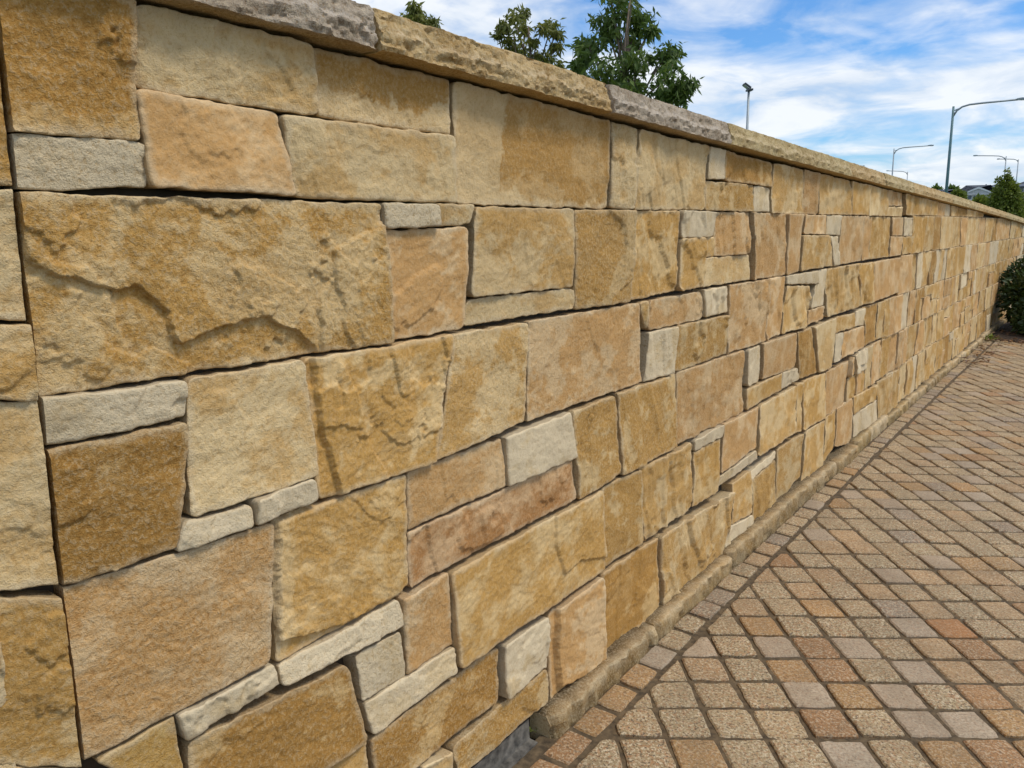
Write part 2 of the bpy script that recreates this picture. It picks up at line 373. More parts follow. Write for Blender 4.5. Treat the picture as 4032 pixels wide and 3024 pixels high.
    colA = np.asarray(colA)*(np.array((1.0, 0.945, 0.82)) if tone != 'w' else np.array((1.0, 0.965, 0.90))); colB = np.asarray(colB)*np.array((1.03, 0.985, 0.92)); C = np.asarray(colA)[None, None]*(1-t[..., None])+np.asarray(colB)[None, None]*t[..., None]
    edge = np.minimum(ea, eb)
    wear = sstep(0.011, 0.002, edge+0.010*fbm(p*35, q*35, 4))*0.40
    C = C*(1-wear[..., None])+np.array((0.68, 0.56, 0.37))*wear[..., None]
    C = C*(1+0.10*r.uniform(-1, 1)+0.10*fbm(p*11+40, q*13, 3)[..., None])
    nv, nu = A.shape; idx = np.arange(nv*nu).reshape(nv, nu)
    quads = np.stack([idx[:-1, :-1], idx[:-1, 1:], idx[1:, 1:], idx[1:, :-1]], -1).reshape(-1, 4)
    ring = np.concatenate([idx[0, :], idx[1:, -1], idx[-1, -2::-1], idx[-2:0:-1, 0]])
    Sf, Zf, df = Sx.ravel(), Zx.ravel(), d.ravel(); cen = (Sf.mean(), Zf.mean())
    S2 = cen[0]+(Sf[ring]-cen[0])*0.995; Z2 = cen[1]+(Zf[ring]-cen[1])*0.995
    n0 = nv*nu; k = np.arange(len(ring)); k2 = (k+1) % len(ring)
    m0 = n0+len(ring); sk = np.stack([n0+k, m0+k, m0+k2, n0+k2], -1)
    Sa, Za, da = np.concatenate([Sf, Sf[ring], S2]), np.concatenate([Zf, Zf[ring], Z2]), np.concatenate([df, df[ring], np.full(len(ring), -0.052)])
    X, Y = wall_xy(Sa, da); V = np.stack([X, Y, Za], 1)
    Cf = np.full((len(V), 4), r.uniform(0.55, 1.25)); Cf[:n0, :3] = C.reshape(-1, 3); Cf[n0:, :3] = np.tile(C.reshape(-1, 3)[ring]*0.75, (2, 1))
    Q4 = np.concatenate([quads, sk])
    if collect is not None: collect.append((V, Q4, Cf)); return None
    return link_mesh(name, V, None, M_STONE, parent or wall, Cf, True, None, Q4)

# traced stones: corners top-left, top-right, bottom-right, bottom-left
ST = [
 # left of the movement joint
 ('g', [(-90,60),(-4,110),(19,402),(-90,400)]), ('c', [(-90,406),(32,410),(57,692),(-90,690)]),
 ('t', [(-90,699),(60,701),(76,863),(-90,862)]), ('c', [(-90,868),(79,868),(131,1265),(-90,1284)]),
 ('g', [(-90,1291),(142,1292),(190,1652),(-90,1652)]), ('t', [(-90,1660),(192,1660),(212,1790),(-90,1800)]),
 # top course
 ('o', [(-6,-58),(281,2),(301,303),(14,284)]), ('w', [(15,289),(311,309),(320,402),(26,410)]),
 ('c', [(284,2),(672,97),(688,249),(291,190)]), ('p', [(293,193),(600,243),(640,425),(321,403)]),
 ('s', [(677,98),(980,172),(975,291),(692,252)]), ('c', [(604,246),(980,294),(988,438),(641,427)]),
 ('s', [(983,172),(1321,261),(1316,451),(990,440)]), ('c', [(1325,262),(1377,277),(1367,452),(1320,451)]),
 ('c', [(1379,278),(1531,315),(1524,453),(1368,453)]), ('w', [(1534,317),(1566,324),(1566,387),(1530,387)]),
 ('o', [(1568,324),(1669,351),(1666,404),(1567,389)]), ('g', [(1529,391),(1631,400),(1627,457),(1525,454)]),
 ('w', [(1632,401),(1666,406),(1664,458),(1628,457)]), ('t', [(1671,352),(1735,366),(1735,462),(1667,460)]),
 ('p', [(1737,366),(1770,374),(1768,463),(1736,462)]), ('t', [(1772,375),(1838,390),(1838,464),(1769,463)]),
 ('g', [(1840,391),(1878,400),(1875,465),(1839,464)]), ('c', [(1880,401),(1901,406),(1898,466),(1876,466)]),
 ('t', [(1902,406),(1918,410),(1916,467),(1899,466)]), ('p', [(1919,410),(1950,417),(1949,445),(1918,444)]),
 ('c', [(1918,447),(1949,447),(1949,468),(1917,467)]),
 # second course
 ('g', [(34,416),(822,440),(848,738),(86,858)]), ('w', [(827,438),(943,442),(943,488),(832,494)]),
 ('c', [(944,442),(1025,443),(1013,484),(944,488)]), ('p', [(833,499),(1012,489),(1000,709),(849,736)]),
 ('t', [(1027,447),(1243,452),(1237,620),(1016,642)]), ('c', [(1015,647),(1242,623),(1243,665),(1003,706)]),
 ('g', [(1244,453),(1372,455),(1364,652),(1245,669)]), ('g', [(1374,455),(1469,456),(1465,629),(1365,650)]),
 ('w', [(1471,455),(1549,457),(1543,511),(1471,514)]), ('g', [(1470,516),(1528,512),(1516,620),(1467,629)]),
 ('t', [(1530,513),(1548,512),(1547,555),(1529,556)]), ('p', [(1550,457),(1626,459),(1617,548),(1549,554)]),
 ('c', [(1529,558),(1621,550),(1623,604),(1518,620)]), ('p', [(1628,459),(1700,462),(1698,594),(1625,604)]),
 ('p', [(1702,462),(1736,463),(1728,586),(1699,594)]), ('p', [(1740,464),(1786,465),(1785,506),(1738,505)]),
 ('w', [(1788,465),(1819,466),(1816,508),(1787,507)]), ('t', [(1736,508),(1794,509),(1799,574),(1731,585)]),
 ('w', [(1796,510),(1815,511),(1812,572),(1801,574)]), ('p', [(1821,466),(1866,467),(1863,563),(1815,572)]),
 ('p', [(1867,467),(1882,468),(1877,560),(1864,563)]), ('g', [(1884,468),(1928,469),(1921,555),(1878,560)]),
 ('p', [(1929,470),(1950,470),(1949,509),(1929,509)]), ('w', [(1951,470),(1971,471),(1968,510),(1950,510)]),
 ('p', [(1928,511),(1948,511),(1944,551),(1923,555)]), ('g', [(1949,511),(1968,511),(1967,547),(1945,551)]),
 # third course
 ('w', [(87,863),(402,822),(406,900),(99,966)]), ('o', [(101,971),(407,912),(386,1182),(141,1268)]),
 ('c', [(407,821),(657,778),(686,1026),(411,1121)]), ('w', [(545,1079),(678,1033),(688,1081),(547,1134)]),
 ('w', [(400,1128),(539,1091),(544,1136),(376,1190)]), ('g', [(660,778),(970,722),(938,998),(692,1082)]),
 ('t', [(973,721),(1140,697),(1140,911),(942,994)]), ('p', [(1143,695),(1383,655),(1393,826),(1145,911)]),
 ('g', [(1384,653),(1405,650),(1402,713),(1395,690)]), ('p', [(1407,650),(1519,629),(1522,688),(1404,715)]),
 ('w', [(1521,626),(1573,618),(1576,674),(1524,685)]), ('w', [(1405,719),(1464,704),(1453,806),(1398,825)]),
 ('g', [(1466,703),(1573,681),(1571,765),(1458,806)]), ('p', [(1577,616),(1660,603),(1655,737),(1573,765)]),
 ('p', [(1662,602),(1696,596),(1688,722),(1657,736)]), ('w', [(1698,596),(1768,585),(1767,613),(1698,614)]),
 ('w', [(1769,584),(1786,581),(1780,660),(1751,667)]), ('t', [(1699,618),(1749,618),(1746,704),(1692,721)]),
 ('p', [(1748,670),(1782,661),(1780,689),(1747,702)]), ('t', [(1787,581),(1854,570),(1860,661),(1786,686)]),
 ('g', [(1855,570),(1888,566),(1884,654),(1862,660)]), ('p', [(1889,566),(1951,555),(1949,629),(1885,653)]),
 # fourth course
 ('p', [(148,1272),(594,1128),(581,1428),(194,1640)]), ('g', [(599,1126),(880,1024),(888,1280),(606,1436)]),
 ('p', [(884,1022),(1093,948),(1096,1050),(887,1146)]), ('w', [(1096,945),(1231,892),(1246,988),(1098,1051)]),
 ('r', [(888,1154),(1236,993),(1246,1079),(892,1272)]), ('g', [(1236,890),(1335,854),(1344,1022),(1248,1083)]),
 ('g', [(1338,851),(1462,808),(1463,965),(1346,1028)]), ('p', [(1466,805),(1611,756),(1608,890),(1465,963)]),
 ('w', [(1614,756),(1644,746),(1641,825),(1614,836)]), ('p', [(1648,742),(1721,719),(1719,793),(1646,820)]),
 ('g', [(1614,841),(1688,806),(1686,843),(1611,886)]), ('w', [(1690,805),(1722,794),(1728,818),(1688,842)]),
 ('o', [(1723,718),(1754,707),(1768,805),(1730,818)]), ('c', [(1757,706),(1806,687),(1798,793),(1770,805)]),
 ('g', [(1808,686),(1848,676),(1847,706),(1807,720)]), ('w', [(1850,674),(1868,665),(1864,702),(1848,706)]),
 ('p', [(1824,719),(1864,704),(1866,750),(1816,777)]), ('w', [(1807,722),(1822,719),(1814,778),(1801,784)]),
 ('o', [(1869,664),(1898,655),(1892,735),(1867,748)]), ('t', [(1899,655),(1925,646),(1918,724),(1893,735)]),
 # fifth course
 ('y', [(206,1646),(377,1548),(398,1652),(404,1720)]), ('w', [(384,1545),(595,1434),(605,1479),(400,1598)]),
 ('w', [(608,1440),(866,1296),(878,1351),(613,1484)]), ('w', [(771,1420),(869,1365),(880,1464),(790,1516)]),
 ('p', [(871,1294),(974,1239),(985,1394),(883,1461)]), ('w', [(791,1521),(985,1397),(984,1450),(807,1590)]),
 ('o', [(404,1603),(756,1438),(797,1603),(422,1828)]), ('g', [(978,1240),(1302,1058),(1306,1231),(990,1446)]),
 ('g', [(1304,1055),(1385,1013),(1392,1170),(1308,1228)]), ('t', [(1387,1011),(1496,956),(1495,1097),(1395,1171)]),
 ('w', [(1498,952),(1558,916),(1557,942),(1500,975)]), ('g', [(1500,978),(1555,946),(1550,1062),(1498,1096)]),
 ('p', [(1560,916),(1638,878),(1634,966),(1557,1022)]), ('w', [(1553,1030),(1631,973),(1636,991),(1543,1058)]),
 ('t', [(1641,876),(1720,833),(1717,934),(1638,986)]), ('g', [(1722,831),(1734,825),(1733,932),(1719,936)]),
 ('g', [(1737,823),(1784,805),(1782,903),(1735,931)]), ('p', [(1786,804),(1836,780),(1828,872),(1785,901)]),
 ('w', [(1846,768),(1871,755),(1873,797),(1847,809)]), ('p', [(1838,778),(1845,770),(1845,810),(1833,815)]),
 ('g', [(1834,818),(1874,799),(1874,840),(1830,868)]),
 # sixth course, on the base blocks
 ('o', [(804,1597),(1085,1398),(1081,1518),(822,1725)]), ('w', [(1089,1396),(1187,1331),(1182,1440),(1091,1512)]),
 ('g', [(982,1618),(1184,1442),(1185,1512),(1000,1684)]), ('c', [(914,1658),(976,1622),(980,1705),(914,1720)]),
 ('p', [(1191,1327),(1300,1244),(1305,1414),(1198,1497)]), ('o', [(1303,1240),(1424,1161),(1428,1305),(1308,1413)]),
 ('t', [(1427,1160),(1586,1059),(1560,1192),(1432,1295)]), ('t', [(1580,1046),(1619,1016),(1623,1108),(1582,1134)]),
 ('w', [(1574,1140),(1624,1112),(1627,1130),(1562,1183)]), ('w', [(1623,1022),(1677,974),(1677,990),(1626,1036)]),
 ('g', [(1624,1040),(1678,994),(1680,1075),(1629,1118)]), ('t', [(1681,973),(1735,937),(1730,1029),(1684,1068)]),
 ('t', [(1738,935),(1782,907),(1780,988),(1732,1028)]), ('g', [(1785,903),(1808,885),(1803,968),(1783,987)]),
 ('p', [(1810,883),(1842,860),(1842,944),(1806,966)]), ('g', [(1845,857),(1894,830),(1892,862),(1845,896)]),
 ('w', [(1845,899),(1894,864),(1893,910),(1845,948)]), ('t', [(1896,826),(1939,797),(1937,880),(1895,907)]),
]
FE = {  # split-off slabs (outline, height) and ochre staining (outline, amount), keyed by the stone's first corner
 (34,416): ([([(60,560),(107,592),(159,602),(190,612),(250,628),(295,617),(320,637),(367,677),(379,726),(397,744),(422,734),(471,709),(549,688),(575,683),(600,700),(650,718),(700,765),(715,810),(900,780),(900,400),(20,400)], 0.0085),
             ([(720,538),(720,595),(697,632),(689,669),(702,704),(697,731),(706,790),(870,750),(860,600),(840,480),(800,500),(760,520)], 0.006),
             ([(216,781),(233,756),(300,770),(340,750),(420,790),(400,860),(200,880)], 0.004)],
            [([(40,390),(860,400),(840,455),(640,460),(500,450),(300,440),(60,450)], 0.1), ([(400,560),(640,540),(720,640),(640,700),(480,690)], 0.15)]),
 (1379,278): ([([(1370,270),(1405,280),(1403,333),(1415,370),(1434,424),(1434,470),(1355,470)], 0.006)], None),
 (599,1126): ([([(606,1130),(890,1010),(900,1250),(868,1290),(816,1313),(751,1350),(672,1372),(608,1388)], 0.010)], [([(600,1120),(640,1110),(636,1400),(600,1400)], 0.05)]),
 (660,778): ([([(676,770),(990,700),(950,1010),(735,1070),(707,962),(690,910),(684,850)], 0.009)], [([(650,770),(688,780),(740,1080),(680,1090)], 0.95), ([(735,955),(880,940),(890,975),(870,1000),(740,1010)], 0.8)]),
 (1191,1327): ([([(1205,1310),(1310,1230),(1315,1430),(1212,1484),(1204,1400)], 0.014)], [([(1190,1320),(1206,1318),(1212,1490),(1190,1500)], 0.95)]),
 (677,98): ([], [([(600,60),(1000,140),(940,222),(930,252),(905,240),(890,215),(850,205),(830,227),(800,217),(770,204),(745,214),(720,207),(690,186),(600,190)], 1.0), ([(600,200),(690,188),(770,206),(830,228),(905,242),(1000,200),(1000,300),(700,270)], 0.02)]),
 (983,172): ([], [([(1100,200),(1340,250),(1330,440),(1250,432),(1180,425),(1080,412),(1085,320)], 0.8), ([(960,160),(1100,200),(1080,440),(960,450)], 0.06)]),
 (-6,-58): ([], [([(-40,-80),(290,-10),(305,235),(200,252),(100,236),(50,205),(10,210),(-40,190)], 1.0), ([(0,245),(100,240),(200,256),(310,240),(310,310),(0,300)], 0.15)]),
 (1244,453): ([([(1300,440),(1380,440),(1385,520),(1370,600),(1340,625),(1352,540),(1350,490)], 0.004)], [([(1340,440),(1385,440),(1385,560),(1350,600),(1330,640),(1300,660),(1352,520)], 0.05), ([(1240,440),(1340,470),(1350,540),(1290,640),(1240,660)], 0.95)]),
 (1303,1240): ([], [([(1300,1230),(1430,1150),(1420,1250),(1350,1320),(1300,1420)], 0.9)]),
 (978,1240): ([([(1200,1100),(1310,1050),(1320,1200),(1250,1210),(1215,1240),(1200,1180)], 0.005)], None),
 (143,0): ([], None),
}
MAXP = 292; far_bits = []
for tone, quad in ST:
    fe, stn = FE.get(quad[0], ((), None))
    stone(quad, tone, fe, stn)
# the rest of every course: to the far end and outside the left of the picture
def fill(k, s0, s1, wmin, wmax, seed, tones='tpgctgptogpcw', collect=None, ztop=None, first=None):
    r = random.Random(seed); s = s0
    while s < s1-0.03:
        w = r.uniform(wmin, wmax)
        if s1-(s+w) < 0.09: w = s1-s
        e = s+w; g = 0.0012; tilt = r.uniform(-0.010, 0.010)
        def zz(kk, x): return float(zc(kk, x))
        T0, T1, B0, B1 = zz(k, s), zz(k, e), zz(k+1, s), zz(k+1, e)
        T0 -= 0.002; T1 -= 0.002; B0 += 0.001; B1 += 0.001
        tn = r.choice(tones)
        if min(T0-B0, T1-B1) < 0.02: s = e; continue
        if r.random() < 0.34 and w > 0.11 and min(T0-B0, T1-B1) > 0.13:
            f = r.uniform(0.28, 0.62); a0, a1 = T0-(T0-B0)*f, T1-(T1-B1)*f
            ms = s+w*r.uniform(0.35, 0.65)
            am = T0-(T0-B0)*f*1.0; am = (a0+a1)/2
            which = r.random()
            stone([(s+g, T0), (e-g, T1), (e-g, a1+0.002), (s+g, a0+0.002)], r.choice('wctpg') if which < .5 else tn, px=False, collect=collect)
            stone([(s+g, a0-0.002), (e-g, a1-0.002), (e-g, B1), (s+g, B0)], tn if which < .5 else r.choice('wctgp'), px=False, collect=collect)
        else:
            stone([(s+g, T0), (e-g+tilt*0.0, T1), (e-g, B1), (s+g, B0)], tn, px=False, collect=collect)
        s = e
XS = {0: [(1951,'g'),(1982,'t'),(2008,'g'),(2022,'p'),(2041,'w'),(2053,'t'),(2065,'o'),(2087,'t'),(2109,'o'),(2123,'t'),(2141,'p'),(2156,'t'),(2185,None)],
      1: [(1972,'g'),(2001,'t'),(2018,'o'),(2033,'c'),(2059,'t'),(2079,'p'),(2090,'c'),(2117,'p'),(2130,'t'),(2145,'o'),(2156,'p'),(2185,None)],
      2: [(1952,'p'),(1977,'g'),(1989,'w'),(1998,'t'),(2017,'o'),(2027,'w'),(2038,'t'),(2046,'w'),(2054,'t'),(2070,'g'),(2091,'w'),(2104,'p'),(2116,'c'),(2132,'p'),(2145,'w'),(2162,'t'),(2185,None)]}
CUT = s_px(2120)
for k, lst in XS.items():
    for (x0, tn), (x1, _) in zip(lst[:-1], lst[1:]):
        a, b_ = s_px(x0), s_px(x1); g = 0.001
        q = [(a+g, float(zc(k, a))-.002), (b_-g, float(zc(k, b_))-.002), (b_-g, float(zc(k+1, b_))+.001), (a+g, float(zc(k+1, a))+.001)]
        if min(q[0][1]-q[3][1], q[1][1]-q[2][1]) < 0.025: continue
        stone(q, tn, px=False, collect=far_bits if a > CUT else None)
    fill(k, s_px(2185)+.001, S_END, 0.35, 0.6, 500+k, collect=far_bits)
for k, x0 in ((3, 1926), (4, 1875), (5, 1940)):
    sm = CUT
    fill(k, s_px(x0)+.004, sm, 0.10, 0.26, 40+k)
    fill(k, sm+.001, S_END, 0.22, 0.5, 60+k, collect=far_bits)
SL = float(to_wall([(-90, 700)])[0, 0])-0.001
left_bits = []
for k in range(6):
    fill(k, S_LEFT, SL, 0.22, 0.42, 80+k)
# behind the frame's lower edge, left of the last traced stones
def fillz(s0, s1, zt0, zt1, zb0, zb1, tn):
    stone([(s0, zt0), (s1, zt1), (s1, zb1), (s0, zb0)], tn, px=False)
sA = float(to_wall([(806, 1660)])[0, 0])-0.004
def z6(s): return float(zc(6, s))+0.004
fill(5, SL+0.004, sA, 0.25, 0.42, 97, 'tgpc')
if far_bits:
    o = 0; Vs, Qs, Cs = [], [], []
    for V, Q4, Cf in far_bits: Vs.append(V); Qs.append(Q4+o); Cs.append(Cf); o += len(V)
    fo = link_mesh('far_stones', np.concatenate(Vs), None, M_STONE, wall, np.concatenate(Cs), True, None, np.concatenate(Qs)); fo['kind'] = 'stuff'

# mortar core behind the stones
ss = np.linspace(WS[0]+0.02, WS[-1]-0.02, 260)
def strip(ss, prof):           # prof: list of (d, z(s)) from front bottom round to back
    V = []; F = []
    n = len(prof)
    for s in ss:
        for d, zf in prof:
            x, y = wall_xy(s, d); V.append((float(x), float(y), float(zf(s, x, y))))
    for i in range(len(ss)-1):
        for j in range(n):
            j2 = (j+1) % n; F.append((i*n+j, (i+1)*n+j, (i+1)*n+j2, i*n+j2))
    F.append(tuple(range(n))); F.append(tuple((len(ss)-1)*n+j for j in range(n))[::-1])
    return V, F
gz = lambda s, x, y: ground_z(*wall_xy(s, 0.0))-0.25
ctop = lambda s, x, y: float(zc(0, s))-0.004
V, F = strip(ss, [(-0.034, gz), (-0.034, ctop), (-0.36, ctop), (-0.36, gz)])
link_mesh('core', V, F, M_CORE, wall, None, False)

# coping stones
COPT = {'grey': ((0.50, 0.42, 0.325), (0.35, 0.275, 0.195)), 'buff': ((0.58, 0.42, 0.205), (0.45, 0.295, 0.12)), 'olive': ((0.55, 0.43, 0.220), (0.42, 0.305, 0.135))}
def coping(s0, s1, kind, seed):
    r = random.Random(seed); dist = max(0.8, math.hypot(*[float(v) for v in wall_xy((s0+s1)/2, 0)]))
    cell = min(max(0.0042, dist*0.0028), 0.02)
    sx = np.concatenate([[s0+.0020, s0+.0045], np.linspace(s0+0.009, s1-0.009, max(6, int((s1-s0)/cell))), [s1-.0045, s1-.0020]])
    th = 0.060; ov = 0.034
    nf = max(6, int(th/cell*1.4)+1); ub = np.linspace(-0.03, ov-0.006, max(4, int(0.06/cell)))
    fr = np.linspace(0, 1, nf)
    tp = np.concatenate([np.linspace(ov-0.008, -0.02, 8), np.linspace(-0.09, -0.38, 4)])
    P = [(d, 0.0, 0) for d in ub]+[(ov, th*(0.03+0.94*f), 1) for f in fr]+[(d, th, 2) for d in tp]+[(-0.38, 0.0, 3), (-0.2, 0.0, 3)]
    pd = np.array([p[0] for p in P]); pz = np.array([p[1] for p in P]); pk = np.array([p[2] for p in P])
    S, Dd = np.meshgrid(sx, pd, indexing='ij'); _, Zz = np.meshgrid(sx, pz, indexing='ij'); _, K = np.meshgrid(sx, pk, indexing='ij')
    ox = seed*5.3
    endf = np.minimum(S-s0, s1-S); er = np.clip(1-endf/0.009, 0, 1); er = 0.009*(1-np.sqrt(1-er**2))
    # pitched front: chips broken off above and below an irregular ridge
    f = Zz/th
    rid = 0.47+0.34*fbm(S*10+ox, S*0+seed, 5, 0.62)+0.05*fbm(S*70+ox, f*2, 3)
    up = np.clip((f-rid)/np.maximum(1-rid, .12), 0, 1); dn = np.clip((rid-f)/np.maximum(rid, .12), 0, 1)
    rgd = 1-np.abs(fbm(S*28+ox, f*2.2+5, 4, 0.6))*2
    front = np.where(K == 1, 0.010*fbm(S*8+ox, f*.6, 4)+0.006*fbm(S*45+ox, f*4+7, 4, 0.62)+0.006*rgd-0.009*up-0.007*dn**1.2+0.0065*sstep(0.05, -0.05, f-rid)+0.004*sstep(0.05, -0.05, f-rid+.3), 0)
    # carry the front's relief into the neighbouring top and bottom rows so the arris stays joined
    Dn = Dd+front-np.where(K == 1, er, 0)-0.010
    Zn = Zz+np.where(K == 2, 0.0035*fbm(S*14+ox, Dd*14, 4), 0)+np.where(K == 0, 0.0025*fbm(S*20+ox, Dd*20+8, 3), 0)+np.where((K == 1) & (f > .9), 0.003*fbm(S*26+ox, f*0+2, 3), 0)
    Zn = Zn-np.where((K == 2), er*0.6, 0)
    z0 = zc(0, S.ravel()).reshape(S.shape)
    X, Y = wall_xy(S.ravel(), Dn.ravel()); V = np.stack([X, Y, (z0+Zn+0.002).ravel()], 1)
    ns, npf = S.shape; idx = np.arange(ns*npf).reshape(ns, npf); nx = np.roll(idx, -1, axis=1)
    Q4 = np.stack([idx[:-1], idx[1:], nx[1:], nx[:-1]], -1).reshape(-1, 4)
    a, b_ = COPT[kind]
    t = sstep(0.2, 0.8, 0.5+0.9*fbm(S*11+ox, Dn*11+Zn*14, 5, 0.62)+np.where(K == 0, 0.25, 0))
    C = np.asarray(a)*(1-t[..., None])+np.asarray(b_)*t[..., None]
    hi = np.where(K == 1, np.exp(-((f-rid-.04)/0.09)**2)*(0.5+0.5*np.clip(2*fbm(S*40+ox, f*3, 3), -1, 1)), 0)[..., None]*0.55  # pale highlight along the ridge, put into the colour
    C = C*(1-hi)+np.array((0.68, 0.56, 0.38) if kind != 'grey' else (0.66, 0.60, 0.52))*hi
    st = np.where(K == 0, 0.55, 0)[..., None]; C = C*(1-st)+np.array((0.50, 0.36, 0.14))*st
    Cf = np.full((ns*npf, 4), 1.5); Cf[:, :3] = C.reshape(-1, 3)
    faces = [list(q) for q in Q4]+[list(idx[0])[::-1], list(idx[-1])]
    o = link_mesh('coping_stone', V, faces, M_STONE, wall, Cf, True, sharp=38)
    return o
cs = [0.7583+0, 1.4569, 2.154, 2.837]
off = float(to_wall([(787, 105)])[0, 0])-0.7583
cuts = [c+off for c in cs]
step = 0.692
while cuts[0] > WS[0]+step: cuts.insert(0, cuts[0]-step)
cuts.insert(0, WS[0]+0.05)
while cuts[-1] < WS[-1]-step: cuts.append(cuts[-1]+step*rng.uniform(0.93, 1.04))
cuts.append(WS[-1]-0.05)
i787 = min(range(len(cuts)), key=lambda i: abs(cuts[i]-(0.7583+off)))
kinds = {i787-1: 'grey', i787: 'buff', i787+1: 'grey', i787+2: 'olive', i787+3: 'olive'}
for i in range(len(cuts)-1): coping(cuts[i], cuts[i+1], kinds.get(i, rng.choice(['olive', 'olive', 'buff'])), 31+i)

# base blocks along the foot of the wall
def base_block(s0, s1, seed, tone):
    r = random.Random(seed); dist = max(0.8, math.hypot(*[float(v) for v in wall_xy((s0+s1)/2, 0)]))
    cell = min(max(0.005, dist*0.0035), 0.03)
    sx = np.concatenate([[s0+.001, s0+.003, s0+.007], np.linspace(s0+0.013, s1-0.013, max(5, int((s1-s0)/cell))), [s1-.007, s1-.003, s1-.001]])
    hgt = 0.059+r.uniform(-0.012, 0.012); fw = 0.033+r.uniform(-0.009, 0.008); s0 += 0.0045; s1 -= 0.0045; tint = r.uniform(0.72, 1.15)
    P = [(-0.03, hgt), (0.0, hgt), (0.012, hgt), (fw-0.004, hgt), (fw-0.001, hgt-0.0030), (fw, hgt-0.006)]+[(fw+0.001, hgt-0.005-(hgt+0.010)*t) for t in (0.2, 0.4, 0.6, 0.8, 1.0)]+[(-0.03, -0.02)]
    pd = np.array([p[0] for p in P]); pz = np.array([p[1] for p in P])
    S, D = np.meshgrid(sx, pd, indexing='ij'); _, Z = np.meshgrid(sx, pz, indexing='ij')
    ox = seed*3.1; Z0 = Z.copy(); e = np.clip(1-np.minimum(S-s0, s1-S)/0.016, 0, 1); er = 0.015*(1-np.sqrt(1-e*e))
    _D0 = D.copy(); fm = sstep(0.008, 0.03, D)
    D = D+fm*(0.013*fbm(S*10+ox, Z*3, 3, .55)+0.005*sstep(0.0, 0.03, fbm(S*14+ox, Z*20+4, 2))+0.004*fbm(S*50, Z*50+ox, 3)-er)
    Z = Z+np.where(Z > 0.02, 0.0045*fbm(S*10+ox, D*20, 3)-er*0.5, 0)
    X, Y = wall_xy(S.ravel(), D.ravel()); x0, y0 = wall_xy(S.ravel(), 0.0)
    zg = ground_z(X, Y); V = np.stack([X, Y, zg+Z.ravel()], 1)
    ns, npf = S.shape; idx = np.arange(ns*npf).reshape(ns, npf); nx = np.roll(idx, -1, axis=1)
    Q4 = np.stack([idx[:-1], nx[:-1], nx[1:], idx[1:]], -1).reshape(-1, 4)
    a, b_, bias, con, _ = TONES[tone]
    t = sstep(0.15, 0.85, bias+0.9*fbm(S*9+ox, D*14+Z*14, 5, 0.6)); C = np.asarray(a)*(1-t[..., None])+np.asarray(b_)*t[..., None]
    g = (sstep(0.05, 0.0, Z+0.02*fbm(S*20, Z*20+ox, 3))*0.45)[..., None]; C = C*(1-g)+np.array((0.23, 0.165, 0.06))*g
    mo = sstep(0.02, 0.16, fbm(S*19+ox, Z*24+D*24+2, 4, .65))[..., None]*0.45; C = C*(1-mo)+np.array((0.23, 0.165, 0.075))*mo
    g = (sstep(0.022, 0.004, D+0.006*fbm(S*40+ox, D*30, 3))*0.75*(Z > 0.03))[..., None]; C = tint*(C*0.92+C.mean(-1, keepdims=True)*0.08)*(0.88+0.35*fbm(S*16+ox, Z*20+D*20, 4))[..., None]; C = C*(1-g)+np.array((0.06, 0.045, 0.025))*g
    wear_hi = (np.exp(-((Z0-hgt+0.003)/0.006)**2)*(sstep(fw-0.012, fw-0.004, _D0))*np.clip(0.55+0.9*fbm(S*22+ox, S*0+3, 4), 0, 1))[..., None]*0.7; C = C*(1-wear_hi)+np.array((0.66, 0.52, 0.32))*wear_hi  # worn pale top edge, with its bright highlight painted in
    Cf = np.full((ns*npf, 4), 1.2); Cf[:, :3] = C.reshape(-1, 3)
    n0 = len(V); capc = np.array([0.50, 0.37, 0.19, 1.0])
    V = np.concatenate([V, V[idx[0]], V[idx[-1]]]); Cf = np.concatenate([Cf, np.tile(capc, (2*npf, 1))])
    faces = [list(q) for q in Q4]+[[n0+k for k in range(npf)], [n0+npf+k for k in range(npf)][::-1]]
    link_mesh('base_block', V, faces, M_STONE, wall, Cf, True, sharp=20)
def s_ground(px):              # wall position nearest to a paving pixel
    g = on_ground([px])[0]; return float(WS[np.argmin(np.hypot(WPX[:, 0]-g[0], WPX[:, 1]-g[1]))])
bs = [s_ground(p) for p in ((1172, 1590), (1398, 1400), (1416, 1385), (1572, 1232), (1766, 1066))]
while bs[-1] < WS[-1]-0.6: bs.append(bs[-1]+rng.uniform(0.2, 0.42))
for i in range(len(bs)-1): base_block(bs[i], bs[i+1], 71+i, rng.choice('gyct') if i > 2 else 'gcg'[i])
# concrete footing showing where the base blocks are missing
fs = np.linspace(WS[0]+0.03, bs[0]-0.03, 90)
gzz = lambda dz: (lambda s, x, y: ground_z(*wall_xy(s, 0.02))+dz)
V, F = strip(fs, [(0.010, gzz(-0.2)), (0.010, gzz(0.004)), (-0.010, gzz(0.006)), (-0.012, gzz(0.050)), (-0.03, gzz(0.050)), (-0.03, gzz(-0.2))])
link_mesh('concrete_footing', V, F, M_CONC, wall, None, False)

